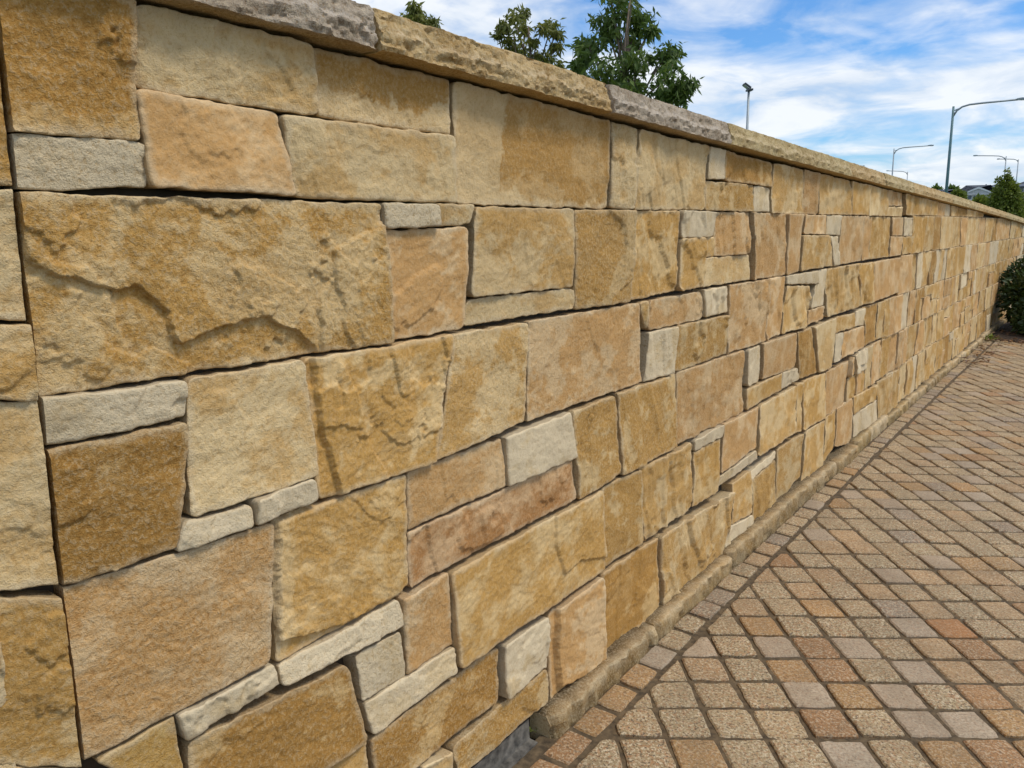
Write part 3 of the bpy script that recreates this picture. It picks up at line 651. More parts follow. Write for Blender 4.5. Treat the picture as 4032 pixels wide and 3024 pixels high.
# ------------------------------------------------------------------ paving
pv_e = np.array([0., 0, 0])
RW, UW, FW = axes(0.22230553, 0.04704051)
def W2T(v): return (v @ RW)*CR+(v @ UW)*CU+(v @ FW)*CF      # paving frame -> world directions
GA, GS = 0.07203453, 0.09622237
E1 = W2T(np.array([math.cos(GA), math.sin(GA), 0])); E2 = W2T(np.array([-math.sin(GA), math.cos(GA), 0])); E3 = W2T(np.array([0, 0, 1.]))
G0 = W2T(np.array([0.7714101, 1.93474809, -1.0]))*H; G0[2] += ZC
PITCH = GS*H
def pave(a, b, c=0.0):         # paving coordinates in sett pitches -> world
    return G0+np.multiply.outer(np.asarray(a)*PITCH, E1)+np.multiply.outer(np.asarray(b)*PITCH, E2)+np.multiply.outer(np.asarray(c), E3)
def to_pave(P): d = np.asarray(P)-G0; return np.stack([d @ E1, d @ E2], -1)/PITCH
# the edge line of the field, parallel to the wall
HEAD0, HEAD1, BAND = 0.036, 0.098, 0.114
def edge_line(off):
    x, y = wall_xy(WS, off); return to_pave(np.stack([x, y, ground_z(x, y)], 1))
EL = edge_line(BAND)
eT = np.gradient(EL, axis=0); eT /= np.linalg.norm(eT, axis=1)[:, None]
def clip_poly(poly, p0, n):
    out = []
    for i in range(len(poly)):
        a, b = poly[i], poly[(i+1) % len(poly)]; da, db = (a-p0) @ n, (b-p0) @ n
        if da >= 0: out.append(a)
        if (da >= 0) != (db >= 0): out.append(a+(b-a)*(da/(da-db)))
    return out
def sett_mesh(poly, seed, sub, bev=0.0030, hgt=0.0065):
    """poly in metres on the paving plane -> verts (a,b,c), faces"""
    r = random.Random(seed); pts = []
    n = len(poly); poly = [np.asarray(p, float) for p in poly]; cen = sum(poly)/n
    for i in range(n):
        a, b = poly[i], poly[(i+1) % n]; Lm = np.linalg.norm(b-a)
        if Lm < 1e-4: continue
        k = max(1, int(round(Lm/0.1*sub))); nr = np.array([-(b-a)[1], (b-a)[0]])/Lm
        for j in range(k):
            t = j/k; p = a+(b-a)*t+nr*r.uniform(-0.0019, 0.0019)
            if j == 0: p = p+(cen-p)/max(1e-6, np.linalg.norm(cen-p))*r.uniform(0.001, 0.005)
            pts.append(p)
    m = len(pts); tx, ty = r.uniform(-0.02, 0.02), r.uniform(-0.02, 0.02); dz = r.uniform(-0.003, 0.002)
    V = []
    for p in pts: V.append((p[0], p[1], -0.012))
    for p in pts: q = p-cen; V.append((p[0], p[1], hgt-bev*1.1+dz+tx*q[0]+ty*q[1]))
    for p in pts:
        q = (p-cen); l = np.linalg.norm(q); q = q*(1-bev*1.4/max(l, 0.004)); V.append((cen[0]+q[0], cen[1]+q[1], hgt+dz+tx*q[0]+ty*q[1]))
    for p in pts:
        q = (p-cen)*0.55; V.append((cen[0]+q[0], cen[1]+q[1], hgt+dz+0.0008+r.uniform(-0.0006, 0.0006)+tx*q[0]+ty*q[1]))
    V.append((cen[0], cen[1], hgt+0.001+dz)); F = []
    for L_ in range(3):
        for i in range(m): F.append((L_*m+i, L_*m+(i+1) % m, (L_+1)*m+(i+1) % m, (L_+1)*m+i))
    for i in range(m): F.append((3*m+i, 3*m+(i+1) % m, 4*m))
    return np.array(V), F
GC = {'b': ((0.375, 0.272, 0.145), 1.0), 'o': ((0.375, 0.218, 0.085), 0.7), 'r': ((0.335, 0.178, 0.072), 0.65), 'g': ((0.395, 0.300, 0.200), 0.4),
      'd': ((0.29, 0.222, 0.15), 0.8), 't': ((0.375, 0.245, 0.122), 0.75), 'x': ((0.35, 0.165, 0.06), 0.35)}
SPEC = {-6: (-3, 'bgbor'), -5: (-3, 'brbggo'), -4: (-3, 'bgogbrt'), -3: (-3, 'borbgtt'), -2: (-2, 'grgbtrt'), -1: (-2, 'obbbgxb'), 0: (-1, 'bobdtbt')}
def sett_col(i, j, r):
    if j in SPEC:
        s0, st = SPEC[j]
        if 0 <= i-s0 < len(st): return st[i-s0]
    return r.choices('bogrtd', (64, 9, 9, 3, 10, 5))[0]
pavement = bpy.data.objects.new('pavement', None)
# mortar bed sheet
xs = np.linspace(-2.6, 20, 60); 
bed_s = np.linspace(WS[0], WS[-1], 200); rows = []
for off in (0.0, 0.05, 0.2, 0.6, 1.5, 3.0, 5.5, 9.0):
    x, y = wall_xy(bed_s, off); rows.append(np.stack([x, y, ground_z(x, y)+0.0], 1))
V = np.concatenate(rows); nS = len(bed_s); F = []
for a in range(len(rows)-1):
    for i in range(nS-1): F.append((a*nS+i, (a+1)*nS+i, (a+1)*nS+i+1, a*nS+i+1))
pavement = link_mesh('pavement', V, F, M_MORTAR, None, None, False); pavement['kind'] = 'structure'

items = []
lim = 118
nE = np.stack([eT[:, 1], -eT[:, 0]], 1)
far_s = s_ground((2150, 738))
for i in range(-34, 120):
    for j in range(-26, 120):
        c = np.array([i+.5, j+.5]); k = np.argmin(((EL-c)**2).sum(1)); p0, n = EL[k], nE[k]
        sdist = (c-p0) @ n
        if sdist < -0.75: continue
        if WS[k] > far_s+0.15 or k == 0: continue
        P = pave(*c); dv = P-np.array([0, 0, ZC]); dep = dv @ CF; dist = math.hypot(P[0], P[1])
        if dist > 12: continue
        if dep < 0.3:
            if dist > 1.5: continue
            px = (-999, -999)
        else: px = ((2016+FPX*(dv @ CR)/dep)/4032, (1512-FPX*(dv @ CU)/dep)/3024)
        vis = -0.02 < px[0] < 1.03 and 0 < px[1] < 1.04
        if not vis and not (-0.25 < px[0] < 1.35 and 0 < px[1] < 1.4) : continue
        items.append((0 if vis else 1, dist, i, j, k))
items.sort()
NPART = 228; merged = []
def add_sett(poly_m, seed, key, parent_part, sub, name='sett'):
    V, F = sett_mesh(poly_m, seed, sub)
    Wd = G0+np.outer(V[:, 0], E1)+np.outer(V[:, 1], E2)+np.outer(V[:, 2], E3)
    c, sp = GC[key]; r = random.Random(seed); b = r.uniform(0.86, 1.12); hue = r.uniform(-0.03, 0.03)
    C = np.ones((len(V), 4)); C[:, :3] = np.array(c)*b*np.array((1+hue, 1, 1-hue)); C[:, 3] = sp*r.uniform(0.8, 1.1)
    if parent_part: link_mesh(name, Wd, F, M_GRAN, pavement, C, False)
    else: merged.append((Wd, F, C))
cnt = 0
for q, dist, i, j, k in items:
    r = random.Random(i*1009+j*917+5)
    g = r.uniform(0.038, 0.058)
    jx, jy = r.uniform(-.015, .015), r.uniform(-.02, .02)
    p = [np.array(v, float) for v in ((i+g+jx, j+g+jy), (i+1-g+jx, j+g+jy), (i+1-g+jx, j+1-g+jy), (i+g+jx, j+1-g+jy))]
    p = [v+np.array((r.uniform(-.018, .018), r.uniform(-.018, .018))) for v in p]
    p = clip_poly(p, EL[k], nE[k])
    if len(p) < 3: continue
    ar = 0.5*abs(sum(p[t][0]*p[(t+1) % len(p)][1]-p[(t+1) % len(p)][0]*p[t][1] for t in range(len(p))))
    if ar < 0.05: continue
    part = cnt < NPART and q == 0; cnt += part
    add_sett([v*PITCH for v in p], i*131+j*17, sett_col(i, j, r), part, 5 if dist < 3.5 else 2)
# header course of cut setts along the wall
s = bs[0]-1.35; hd = 0
while s < far_s+0.1:
    w = rng.uniform(0.104, 0.117)
    x, y = wall_xy(np.array([s+.006, s+w-.006, s+w-.006, s+.006]), np.array([HEAD0, HEAD0, HEAD1, HEAD1])+rng.uniform(-.003, .003))
    pm = to_pave(np.stack([x, y, ground_z(x, y)], 1))*PITCH
    d = math.hypot(x[0], y[0]); part = d < 6.5 and s > bs[0]-0.35; hd += part
    key = rng.choices('bogtd', (60, 12, 3, 15, 10))[0]
    if abs(s-bs[0]) < 0.28: key = rng.choice('ort')
    add_sett([pm[t] for t in (0, 3, 2, 1)][::-1] if False else [pm[t] for t in (0, 3, 2, 1)], int(s*1000), key, part, 4 if d < 3.5 else 2)
    s += w
if merged:
    o = 0; Vs, Fs, Cs = [], [], []
    for V, F, C in merged:
        Vs.append(V); Fs += [tuple(t+o for t in f) for f in F]; Cs.append(C); o += len(V)
    mo = link_mesh('distant_setts', np.concatenate(Vs), Fs, M_GRAN, pavement, np.concatenate(Cs), False); mo['kind'] = 'stuff'
print('stones', NST[0], 'sett parts', cnt, 'header', hd)

# ------------------------------------------------------------------ ground sheet to the horizon
V = []; F = []; radii = [0, 2, 4, 7, 11, 16, 24, 40, 80, 160, 400, 1200, 3500]; NSEG = 64
def terr_z(x, y):
    r = math.hypot(x, y); z = ground_z(x, y)
    f = 1.0 if r < 16 else 16/r
    return z*f-0.07-min(0.25, max(0, r-16)*0.01)
V.append((0, 0, terr_z(0, 0)))
for r_ in radii[1:]:
    for k in range(NSEG):
        t = 2*math.pi*k/NSEG; x, y = r_*math.sin(t), r_*math.cos(t); V.append((x, y, terr_z(x, y)))
for k in range(NSEG): F.append((0, 1+(k+1) % NSEG, 1+k))
for a in range(len(radii)-2):
    for k in range(NSEG): F.append((1+a*NSEG+k, 1+a*NSEG+(k+1) % NSEG, 1+(a+1)*NSEG+(k+1) % NSEG, 1+(a+1)*NSEG+k))
ter = link_mesh('ground', V, F, M_GRASS, None, None, True); ter['kind'] = 'structure'
# mulched bed at the end of the paving
bx = []; 
for s_, o_ in ((far_s+0.12, 0.0), (far_s+0.10, 1.0), (far_s+0.10, 3.4), (far_s+2.6, 3.4), (far_s+3.4, 1.2), (far_s+3.4, 0.0)):
    x, y = wall_xy(s_, o_); bx.append((float(x), float(y)))
cx, cy = sum(p[0] for p in bx)/6, sum(p[1] for p in bx)/6
V = [(x, y, float(ground_z(x, y))+0.004) for x, y in bx]+[(cx+(x-cx)*.93, cy+(y-cy)*.93, float(ground_z(x, y))+0.03) for x, y in bx]+[(cx, cy, float(ground_z(cx, cy))+0.06)]
F = [(i, (i+1) % 6, 6+(i+1) % 6, 6+i) for i in range(6)]+[(6+i, 6+(i+1) % 6, 12) for i in range(6)]
bed = link_mesh('planting_bed', V, F, M_SOIL, None, None, True); bed['kind'] = 'structure'

# ------------------------------------------------------------------ vegetation
def leaf_geo(P, d, up, ln, wd, fold=0.15, segs=2):
    """a lance-shaped leaf as two folded strips"""
    d = d.normalized(); sdv = d.cross(up)
    if sdv.length < 1e-4: sdv = d.cross(Vector((1, 0, 0)))
    sdv.normalize(); nn = sdv.cross(d)
    b = Vector(P); m = b+d*(ln*0.42); t = b+d*ln-nn*(ln*0.10)
    return [tuple(b), tuple(m+sdv*wd*0.5+nn*wd*fold), tuple(t), tuple(m-sdv*wd*0.5+nn*wd*fold), tuple(m)], [(0, 1, 4), (1, 2, 4), (0, 4, 3), (4, 2, 3)]
def gum_tree(label, clusters, dist, leafmat, seed, leaves=80, cdepth=0.3, lsize=0.10, stems=None):
    r = random.Random(seed)
    # cluster: (x, y, radius) in the traced picture
    cl = [(Vector(at_dist((x, y), dist+r.uniform(-cdepth, cdepth))), rr*KO/FPX*dist) for x, y, rr in clusters]
    cx = sum(c.x for c, _ in cl)/len(cl); cy = sum(c.y for c, _ in cl)/len(cl)
    base = Vector((cx+r.uniform(-.2, .2), cy+.1, terr_z(cx, cy)-0.02)); top = max(c.z for c, _ in cl)
    t = empty('gum_tree', base, label, 'tree', None)
    pts = [base]; n = 7
    for i in range(1, n+1):
        f = i/n; pts.append(base+Vector(((cx-base.x)*f+r.uniform(-.05, .05), (cy-base.y)*f+r.uniform(-.05, .05), (top-base.z)*0.93*f)))
    parts = [tube(pts, [0.055*(1-0.85*i/n) for i in range(n+1)], 7)]
    for c, rad in cl:
        z0 = base.z+(c.z-base.z)*r.uniform(0.62, 0.8); f = (z0-base.z)/((top-base.z)*0.93)*n; i = min(n-1, int(f)); a = pts[i].lerp(pts[i+1], f-i)
        mid = a.lerp(c, 0.55)+Vector((r.uniform(-.05, .05), r.uniform(-.05, .05), 0.06*(c-a).length))
        tipv = c+Vector((0, 0, rad*0.7)); parts.append(tube([a, mid, c, tipv], [0.016, 0.011, 0.006, 0.002], 5))
    V, F = join(*parts); link_mesh('trunk', V, F, M_BARK, t, None, True)
    LV, LF = [], []
    for c, rad in cl:
        for _ in range(6):     # twigs
            dirv = Vector((r.gauss(0, 1), r.gauss(0, 1), r.gauss(0.1, 0.8))).normalized()*rad*r.uniform(.45, 1.0)
            tw = c+dirv
            for k in range(int(leaves/6)):
                P = tw+Vector((r.gauss(0, .33), r.gauss(0, .33), r.gauss(0, .30)))*rad
                d = Vector((r.gauss(0, 0.55), r.gauss(0, 0.55), -0.6+r.gauss(0, .5)))
                ln = lsize*r.uniform(.65, 1.25); v, f = leaf_geo(P, d, Vector((r.gauss(0, 1), r.gauss(0, 1), .4)), ln, ln*r.uniform(.24, .36))
                o = len(LV); LV += v; LF += [tuple(q+o for q in g_) for g_ in f]
    link_mesh('crown', LV, LF, leafmat, t, None, False)
    return t
Zc = lambda lst: [((1500+x/1.7015)/KO, (y/1.7015)/KO, r_/1.7015/KO) for x, y, r_ in lst]
gum_tree('large dark green gum tree rising highest behind the wall', Zc([(1550,40,90),(1480,140,80),(1650,110,100),(1760,140,65),(1600,-60,110),(1500,-120,90),(1700,-110,90),(1400,330,75),(1350,300,40),(1560,250,90),(1700,280,95),(1450,470,95),(1600,480,110),(1700,430,80),(1940,330,60),(1870,400,70),(1950,500,85),(1890,600,85),(2000,640,75),(1360,400,45),(1330,460,40),(1560,580,80),(1690,570,60),(2040,560,60),(1800,200,35),(1520,560,80),(1640,620,70),(1900,700,80),(1450,620,80),(1500,760,110),(1660,780,120),(1820,800,110),(1600,920,120),(1750,940,110)]), 10.5, M_LEAF_D, 5, 185, 0.35, 0.108)
gum_tree('olive green gum tree with airy drooping leaf clusters behind the wall', Zc([(880,110,55),(950,80,35),(830,180,45),(960,190,40),(890,270,55),(1000,290,50),(950,350,55),(1080,190,40),(1140,180,50),(1180,220,30),(1170,310,35),(1100,370,55),(1190,450,35),(1050,410,50),(780,220,28),(1000,420,60),(1120,470,60),(860,330,40),(940,520,80),(1060,560,90),(960,680,90)]), 11.5, M_LEAF_Y, 8, 105, 0.3, 0.10)
gum_tree('small leafy treetop of a gum just showing above the wall coping', Zc([(230,70,38),(290,110,42),(180,110,32),(345,150,36),(250,150,42),(300,180,45),(220,40,20),(250,260,60),(320,300,60),(270,400,70)]), 12.0, M_LEAF_Y, 13, 120, 0.2, 0.10)

def bushy(name, label, cat, blobs, dist, leafmat, seed, nleaf, lsize, base_z=None, depth=1.0, group=None, wide=0.55):
    r = random.Random(seed)
    cl = [(Vector(at_dist((x, y), dist)), rr*KO/FPX*dist) for x, y, rr in blobs]
    cx = sum(c.x for c, _ in cl)/len(cl); cy = sum(c.y for c, _ in cl)/len(cl)
    bz = terr_z(cx, cy) if base_z is None else base_z
    t = empty(name, (cx, cy, bz), label, cat, group)
    top = max(c.z+rr*.6 for c, rr in cl)
    parts = [tube([(cx, cy, bz-0.02), (cx, cy, bz+(top-bz)*.5), (cx, cy, top)], [0.03*(top-bz), 0.02*(top-bz), 0.004], 7)]
    for c, rr in cl: parts.append(tube([(cx, cy, bz+(c.z-bz)*.55), c], [0.012*(top-bz), 0.004], 5))
    V, F = join(*parts); link_mesh('trunk', V, F, M_BARK, t, None, True)
    LV, LF = [], []
    tot = sum(rr*rr for _, rr in cl)
    for c, rr in cl:
        for _ in range(int(nleaf*rr*rr/tot)):
            d = Vector((r.gauss(0, 1), r.gauss(0, 1), r.gauss(0, 1))).normalized(); P = c+d*rr*(r.random()**0.45)*(1+0.12*math.sin(7*d.x+3*seed)*math.cos(6*d.z))
            o = len(LV); dd = d*0.8+Vector((r.gauss(0, .6), r.gauss(0, .6), r.gauss(0.1, .6)))
            ln = lsize*r.uniform(.6, 1.3); v, f = leaf_geo(P, dd, Vector((r.gauss(0, 1), r.gauss(0, 1), .6)), ln, ln*wide)
            LV += v; LF += [tuple(q+o for q in g_) for g_ in f]
    link_mesh('crown', LV, LF, leafmat, t, None, False); return t
Zh = lambda lst: [((3500+x/4.158)/KO, (640+y/4.158)/KO, r_/4.158/KO) for x, y, r_ in lst]
bushy('street_tree', 'bushy bright green tree with a thin leading shoot beyond the low end of the wall', 'tree', Zh([(1900,420,110),(1990,400,90),(1850,520,130),(1990,520,130),(1900,640,170),(1780,660,130),(2010,680,140),(1900,800,190),(1720,740,110),(2050,830,150),(1930,900,170),(1900,300,32),(1950,240,36),(1985,280,30),(1950,120,20),(1800,290,38),(1945,180,14),(1890,230,18)]), 30, M_LEAF_B, 3, 9000, 0.10)
bushy('shrub', 'green shrub in front of the gabled house', 'shrub', Zh([(1130,530,60),(1170,560,60),(1090,570,60),(1140,640,90)]), 85, M_LEAF_B, 4, 1500, 0.35, group=None)
bushy('shrub', 'yellow green shrub below the balcony of the gabled house', 'shrub', Zh([(1470,650,60),(1530,680,75),(1430,690,60),(1500,760,110)]), 60, M_LEAF_B, 6, 1200, 0.28)
bushy('distant_tree', 'small dark round treetop on the skyline left of the green lamp post', 'tree', Zh([(770,425,20),(770,450,28),(740,460,22),(800,465,24),(770,500,50)]), 190, M_LEAF_D, 7, 260, 0.9)
bushy('distant_tree', 'low wide dark treetops between the lamp post and the gabled house', 'tree', Zh([(1010,435,20),(1085,447,16),(1040,455,20),(985,455,18),(1050,500,40)]), 190, M_LEAF_D, 9, 300, 0.9)
bushy('street_tree', 'broad green tree standing in front of the brown brick house', 'tree', Zh([(2230,760,130),(2210,860,130),(2280,640,120),(2290,900,140)]), 36, M_LEAF_B, 19, 2600, 0.11)

# hedge at the end of the paving
def hedge():
    r = random.Random(21)
    x0, y0 = wall_xy(far_s+0.75, 0.62); bz = float(ground_z(x0, y0))
    t = empty('shrub', (float(x0), float(y0), bz), 'dense dark green shrub filling the bed where the wall meets the paving end', 'shrub')
    blobs = []
    for ds, do, zz_, rr in ((0.55, 0.55, 0.50, 0.36), (0.8, 0.6, 0.66, 0.32), (1.1, 0.5, 0.6, 0.42), (0.6, 1.0, 0.45, 0.40), (0.7, 1.1, 0.68, 0.32), (0.9, 1.6, 0.5, 0.45), (0.42, 0.45, 0.2, 0.30), (0.5, 0.85, 0.2, 0.34), (0.55, 1.3, 0.22, 0.38), (1.3, 1.2, 0.6, 0.45), (0.8, 1.8, 0.25, .42), (0.7, 0.28, 0.35, 0.28), (0.9, .25, .5, .26)):
        x, y = wall_xy(far_s+ds+.12, do); blobs.append((Vector((float(x), float(y), float(ground_z(x, y))+zz_*.98)), rr*.88))
    parts = []
    for c, rr in blobs: parts.append(tube([(float(x0)+r.uniform(-.05, .05), float(y0)+r.uniform(-.05, .05), bz), (Vector((float(x0), float(y0), bz+.1)).lerp(c, .5)), c], [0.022, 0.014, 0.004], 6))
    V, F = join(*parts); link_mesh('stem', V, F, M_BARK, t, None, True)
    LV, LF = [], []
    for c, rr in blobs:
        for _ in range(int(26000*rr*rr)):
            d = Vector((r.gauss(0, 1), r.gauss(0, 1), r.gauss(0, 1))).normalized(); P = c+d*rr*(r.random()**0.33)
            if P.z < float(ground_z(P.x, P.y))+0.02: continue
            dd = d*0.8+Vector((r.gauss(0, .6), r.gauss(0, .6), r.gauss(0, .5))); ln = r.uniform(.035, .075)
            v, f = leaf_geo(P, dd, Vector((r.gauss(0, 1), r.gauss(0, 1), .6)), ln, ln*.5); o = len(LV); LV += v; LF += [tuple(q+o for q in g_) for g_ in f]
    link_mesh('foliage', LV, LF, M_LEAF_H, t, None, False)
hedge()
def litter():
    r = random.Random(33); LV, LF = [], []
    for _ in range(420):
        s_ = far_s+abs(r.gauss(0.12, 0.25))-0.12; o_ = r.uniform(0.06, 2.4)
        if r.random() < 0.1: s_ = far_s-r.uniform(0, 1.8); o_ = r.uniform(0.05, 0.22)
        x, y = wall_xy(s_, o_); z = float(ground_z(x, y))+0.012+r.uniform(0, .02)+(0.03 if s_ > far_s+.2 else 0)
        a = r.uniform(0, 6.28); ln = r.uniform(.03, .07)
        v, f = leaf_geo((float(x), float(y), z), Vector((math.cos(a), math.sin(a), r.uniform(-.1, .3))), Vector((0, 0, 1)), ln, ln*.45, .3); o = len(LV); LV += v; LF += [tuple(q+o for q in g_) for g_ in f]
    lo = link_mesh('leaf_litter', LV, LF, M_DEAD, None, None, False); lo['kind'] = 'stuff'; lo['label'] = 'brown fallen leaves scattered where the paving meets the bed'
litter()
def weed(px, seed, label, n=16, size=.09):
    r = random.Random(seed); g = on_ground([px])[0]
    LV, LF = [], []
    for _ in range(n):
        a = r.uniform(0, 6.28); d = Vector((math.cos(a), math.sin(a), r.uniform(.3, 1.4))); ln = size*r.uniform(.5, 1.1)
        P = (g[0]+r.gauss(0, size*.25), g[1]+r.gauss(0, size*.25), g[2]+0.004+abs(r.gauss(0, size*.25)))
        v, f = leaf_geo(P, d, Vector((0, 0, 1)), ln, ln*.4); o = len(LV); LV += v; LF += [tuple(q+o for q in g_) for g_ in f]
    tag(link_mesh('weed', LV, LF, M_LEAF_B, None, None, False, np.array(g)), label, 'weed')
weed((2136, 738), 2, 'small green weed at the foot of the wall next to the shrub', 16, .09)
weed((1150, 1586), 5, 'tiny green seedling in the gap beside the first base block', 4, .022)

# ------------------------------------------------------------------ lamp posts
def street_lamp(label, ptop, arm_px, dist, height_m, post_mat, kink=0.55, r0=0.085):
    T = Vector(at_dist(ptop, dist)); bz = terr_z(T.x, T.y); base = Vector((T.x, T.y, bz-0.02))
    t = empty('street_lamp', base, label, 'street lamp', 'street lamps along the road')
    V, F = tube([base, base.lerp(T, .5), T], [r0, r0*.8, r0*.6], 10); link_mesh('post', V, F, post_mat, t, None, True)
    V, F = tube([base+Vector((0, 0, -.02)), base+Vector((0, 0, .05))], [r0*2.2, r0*2.2], 10); link_mesh('base_plate', V, F, M_GALV, t, None, False)
    A = Vector(at_dist(arm_px, dist)); hv = A-T; ln = hv.length; sgn = hv.normalized()
    st = T+Vector((0, 0, -0.16*ln)); br = Vector((sgn.x, sgn.y, 0)).normalized()
    pts = [st, st+br*ln*.05+Vector((0, 0, .09*ln)), st+br*ln*.12+Vector((0, 0, .145*ln)), T+br*ln*.22+Vector((0, 0, (A.z-T.z)*.25+.0*ln)), T+br*ln*.4+Vector((0, 0, (A.z-T.z)*.5)), A-(A-T)*0.12]
    V, F = tube(pts, [r0*.5]*6, 8); link_mesh('outreach_arm', V, F, M_GALV, t, None, True)
    V, F = tube([T+Vector((0, 0, -.07*ln)), pts[2].lerp(pts[3], .4)], [r0*.3, r0*.3], 6); link_mesh('brace', V, F, M_GALV, t, None, True)
    # head: a flat tapering casing
    e = A-(A-T)*0.14; sd_ = br.cross(Vector((0, 0, 1))); w = r0*1.9
    def pt(f, a, u): return tuple(e.lerp(A, f)+sd_*a+Vector((0, 0, u)))
    V = [pt(0, -w*.5, -.02), pt(0, w*.5, -.02), pt(0, w*.5, .06), pt(0, -w*.5, .06), pt(.5, -w, -.05), pt(.5, w, -.05), pt(.5, w, .07), pt(.5, -w, .07), pt(1, -w*.8, -.03), pt(1, w*.8, -.03), pt(1, w*.8, .03), pt(1, -w*.8, .03)]
    F = [(3, 2, 1, 0), (8, 9, 10, 11)]+[(b+i, b+(i+1) % 4, b+4+(i+1) % 4, b+4+i) for b in (0, 4) for i in range(4)]
    h = link_mesh('lamp_head', V, F, M_GALV, t, None, False)
    V, F = box(-w*.6, w*.6, -w*.6, w*.6, -.06, -.045); c = Vector(pt(.6, 0, 0)); link_mesh('lens', [(c.x+v[0], c.y+v[1], c.z+v[2]) for v in V], F, M_LENS, h, None, False).location = c+Vector((0, 0, -.05))-Vector(h.location)-t.location
Z8 = lambda x, y: ((2800+x/1.795)/KO, (y/1.795)/KO)
street_lamp('tall green tinted street lamp with a long arm passing nearest behind the wall', Z8(1714, 752), Z8(2236, 696), 55, 8, M_GREENPOST, r0=.10)
street_lamp('grey street lamp with one arm, rising behind the coping beside the tall green one', Z8(1294, 1050), Z8(1574, 1027), 90, 8, M_GALV)
street_lamp('grey street lamp behind the bushy tree with its arm over the house roof', Z8(2087, 1104), Z8(1852, 1100), 102, 8, M_GALV)
street_lamp('grey street lamp half hidden behind another one beyond the bushy tree', Z8(2173, 1126), Z8(2020, 1124), 114, 8, M_GALV)
street_lamp('short looking far street lamp whose arm crosses a nearer post above the coping', Z8(1390, 1214), Z8(1238, 1207), 140, 8, M_GALV, r0=.09)
street_lamp('far street lamp of which only the arm tip shows above the coping', Z8(975, 1182), Z8(1086, 1172), 150, 8, M_GALV, r0=.09)
def floodlight():
    T = Vector(at_dist(Z8(266, 648), 44)); bz = terr_z(T.x, T.y); base = Vector((T.x, T.y, bz-.02))
    t = empty('floodlight_pole', base, 'straight grey pole with tilted floodlight behind the wall', 'floodlight')
    V, F = tube([base, T], [.09, .055], 10); link_mesh('post', V, F, M_GALV, t, None, True)
    s1 = 44/FPX*1.0/1.795*KO/KO
    k = 44*1.0/FPX/1.795     # metres per traced pixel there
    V, F = tube([T+Vector((-.0, 0, -.02)), T+Vector((.02, 0, 12*k))], .05, 8); link_mesh('bracket', V, F, M_DARK, t, None, True)
    def slab(cx, cz, w, h, tilt):
        c, s_ = math.cos(tilt), math.sin(tilt); V, F = box(-w/2, w/2, -.22, .22, -h/2, h/2)
        return [(T.x+cx+v[0]*c-v[2]*s_, T.y+v[1], T.z+cz+v[0]*s_+v[2]*c) for v in V], F
    V, F = slab(-14*k, 34*k, 50*k, 13*k, -0.62); h = link_mesh('floodlight_head', V, F, M_DARK, t, None, False)
    V, F = slab(-17.5*k, 29*k, 42*k, 4*k, -0.62); c0 = np.array(V).mean(0); l_ = link_mesh('lens', V, F, M_LENS, h, None, False); l_.location = Vector(c0)-h.location-t.location
    V, F = slab(4*k, 10*k, 34*k, 12*k, 0.05); link_mesh('control_box', V, F, M_DARK, t, None, False)
floodlight()

# ------------------------------------------------------------------ houses
def house_frame(px, dist):     # local frame facing the camera
    c = at_dist(px, dist); f = np.array([-c[0], -c[1], 0]); f /= np.linalg.norm(f); rgt = np.array([-f[1], f[0], 0])
    return np.array([c[0], c[1], 0.0]), rgt, f
def hip(x0, x1, y0, y1, ze, zr, inset, ov=.5):
    V = [(x0-ov, y0-ov, ze), (x1+ov, y0-ov, ze), (x1+ov, y1+ov, ze), (x0-ov, y1+ov, ze), (x0+inset, (y0+y1)/2, zr), (x1-inset, (y0+y1)/2, zr),
         (x0-ov, y0-ov, ze-.18), (x1+ov, y0-ov, ze-.18), (x1+ov, y1+ov, ze-.18), (x0-ov, y1+ov, ze-.18)]
    return V, [(0, 1, 5, 4), (1, 2, 5), (2, 3, 4, 5), (3, 0, 4), (0, 6, 7, 1), (1, 7, 8, 2), (2, 8, 9, 3), (3, 9, 6, 0), (6, 9, 8, 7)]
def place(o, rgt, f, V): return [tuple(o+rgt*v[0]+f*v[1]+np.array([0, 0, v[2]])) for v in V]
zpx = lambda y, dist: at_dist((2090, (640+y/4.158)/KO), dist)[2]
def house(label, px, dist, builder):
    o, rgt, f = house_frame(px, dist); gz_ = terr_z(o[0], o[1])
    t = empty('house', (o[0], o[1], gz_), label, 'house', 'houses across the road')
    def part(name, vf, mat, parent=None):
        V = place(o, rgt, f, vf[0]); V = np.array(V)
        if parent is None: return link_mesh(name, V, vf[1], mat, t, None, False)
        m_ = V.mean(0); ob = link_mesh(name, V, vf[1], mat, t, None, False, m_); ob.parent = parent; ob.location = Vector(m_)-t.location-parent.location; return ob
    builder(part, gz_, dist/FPX/4.158)
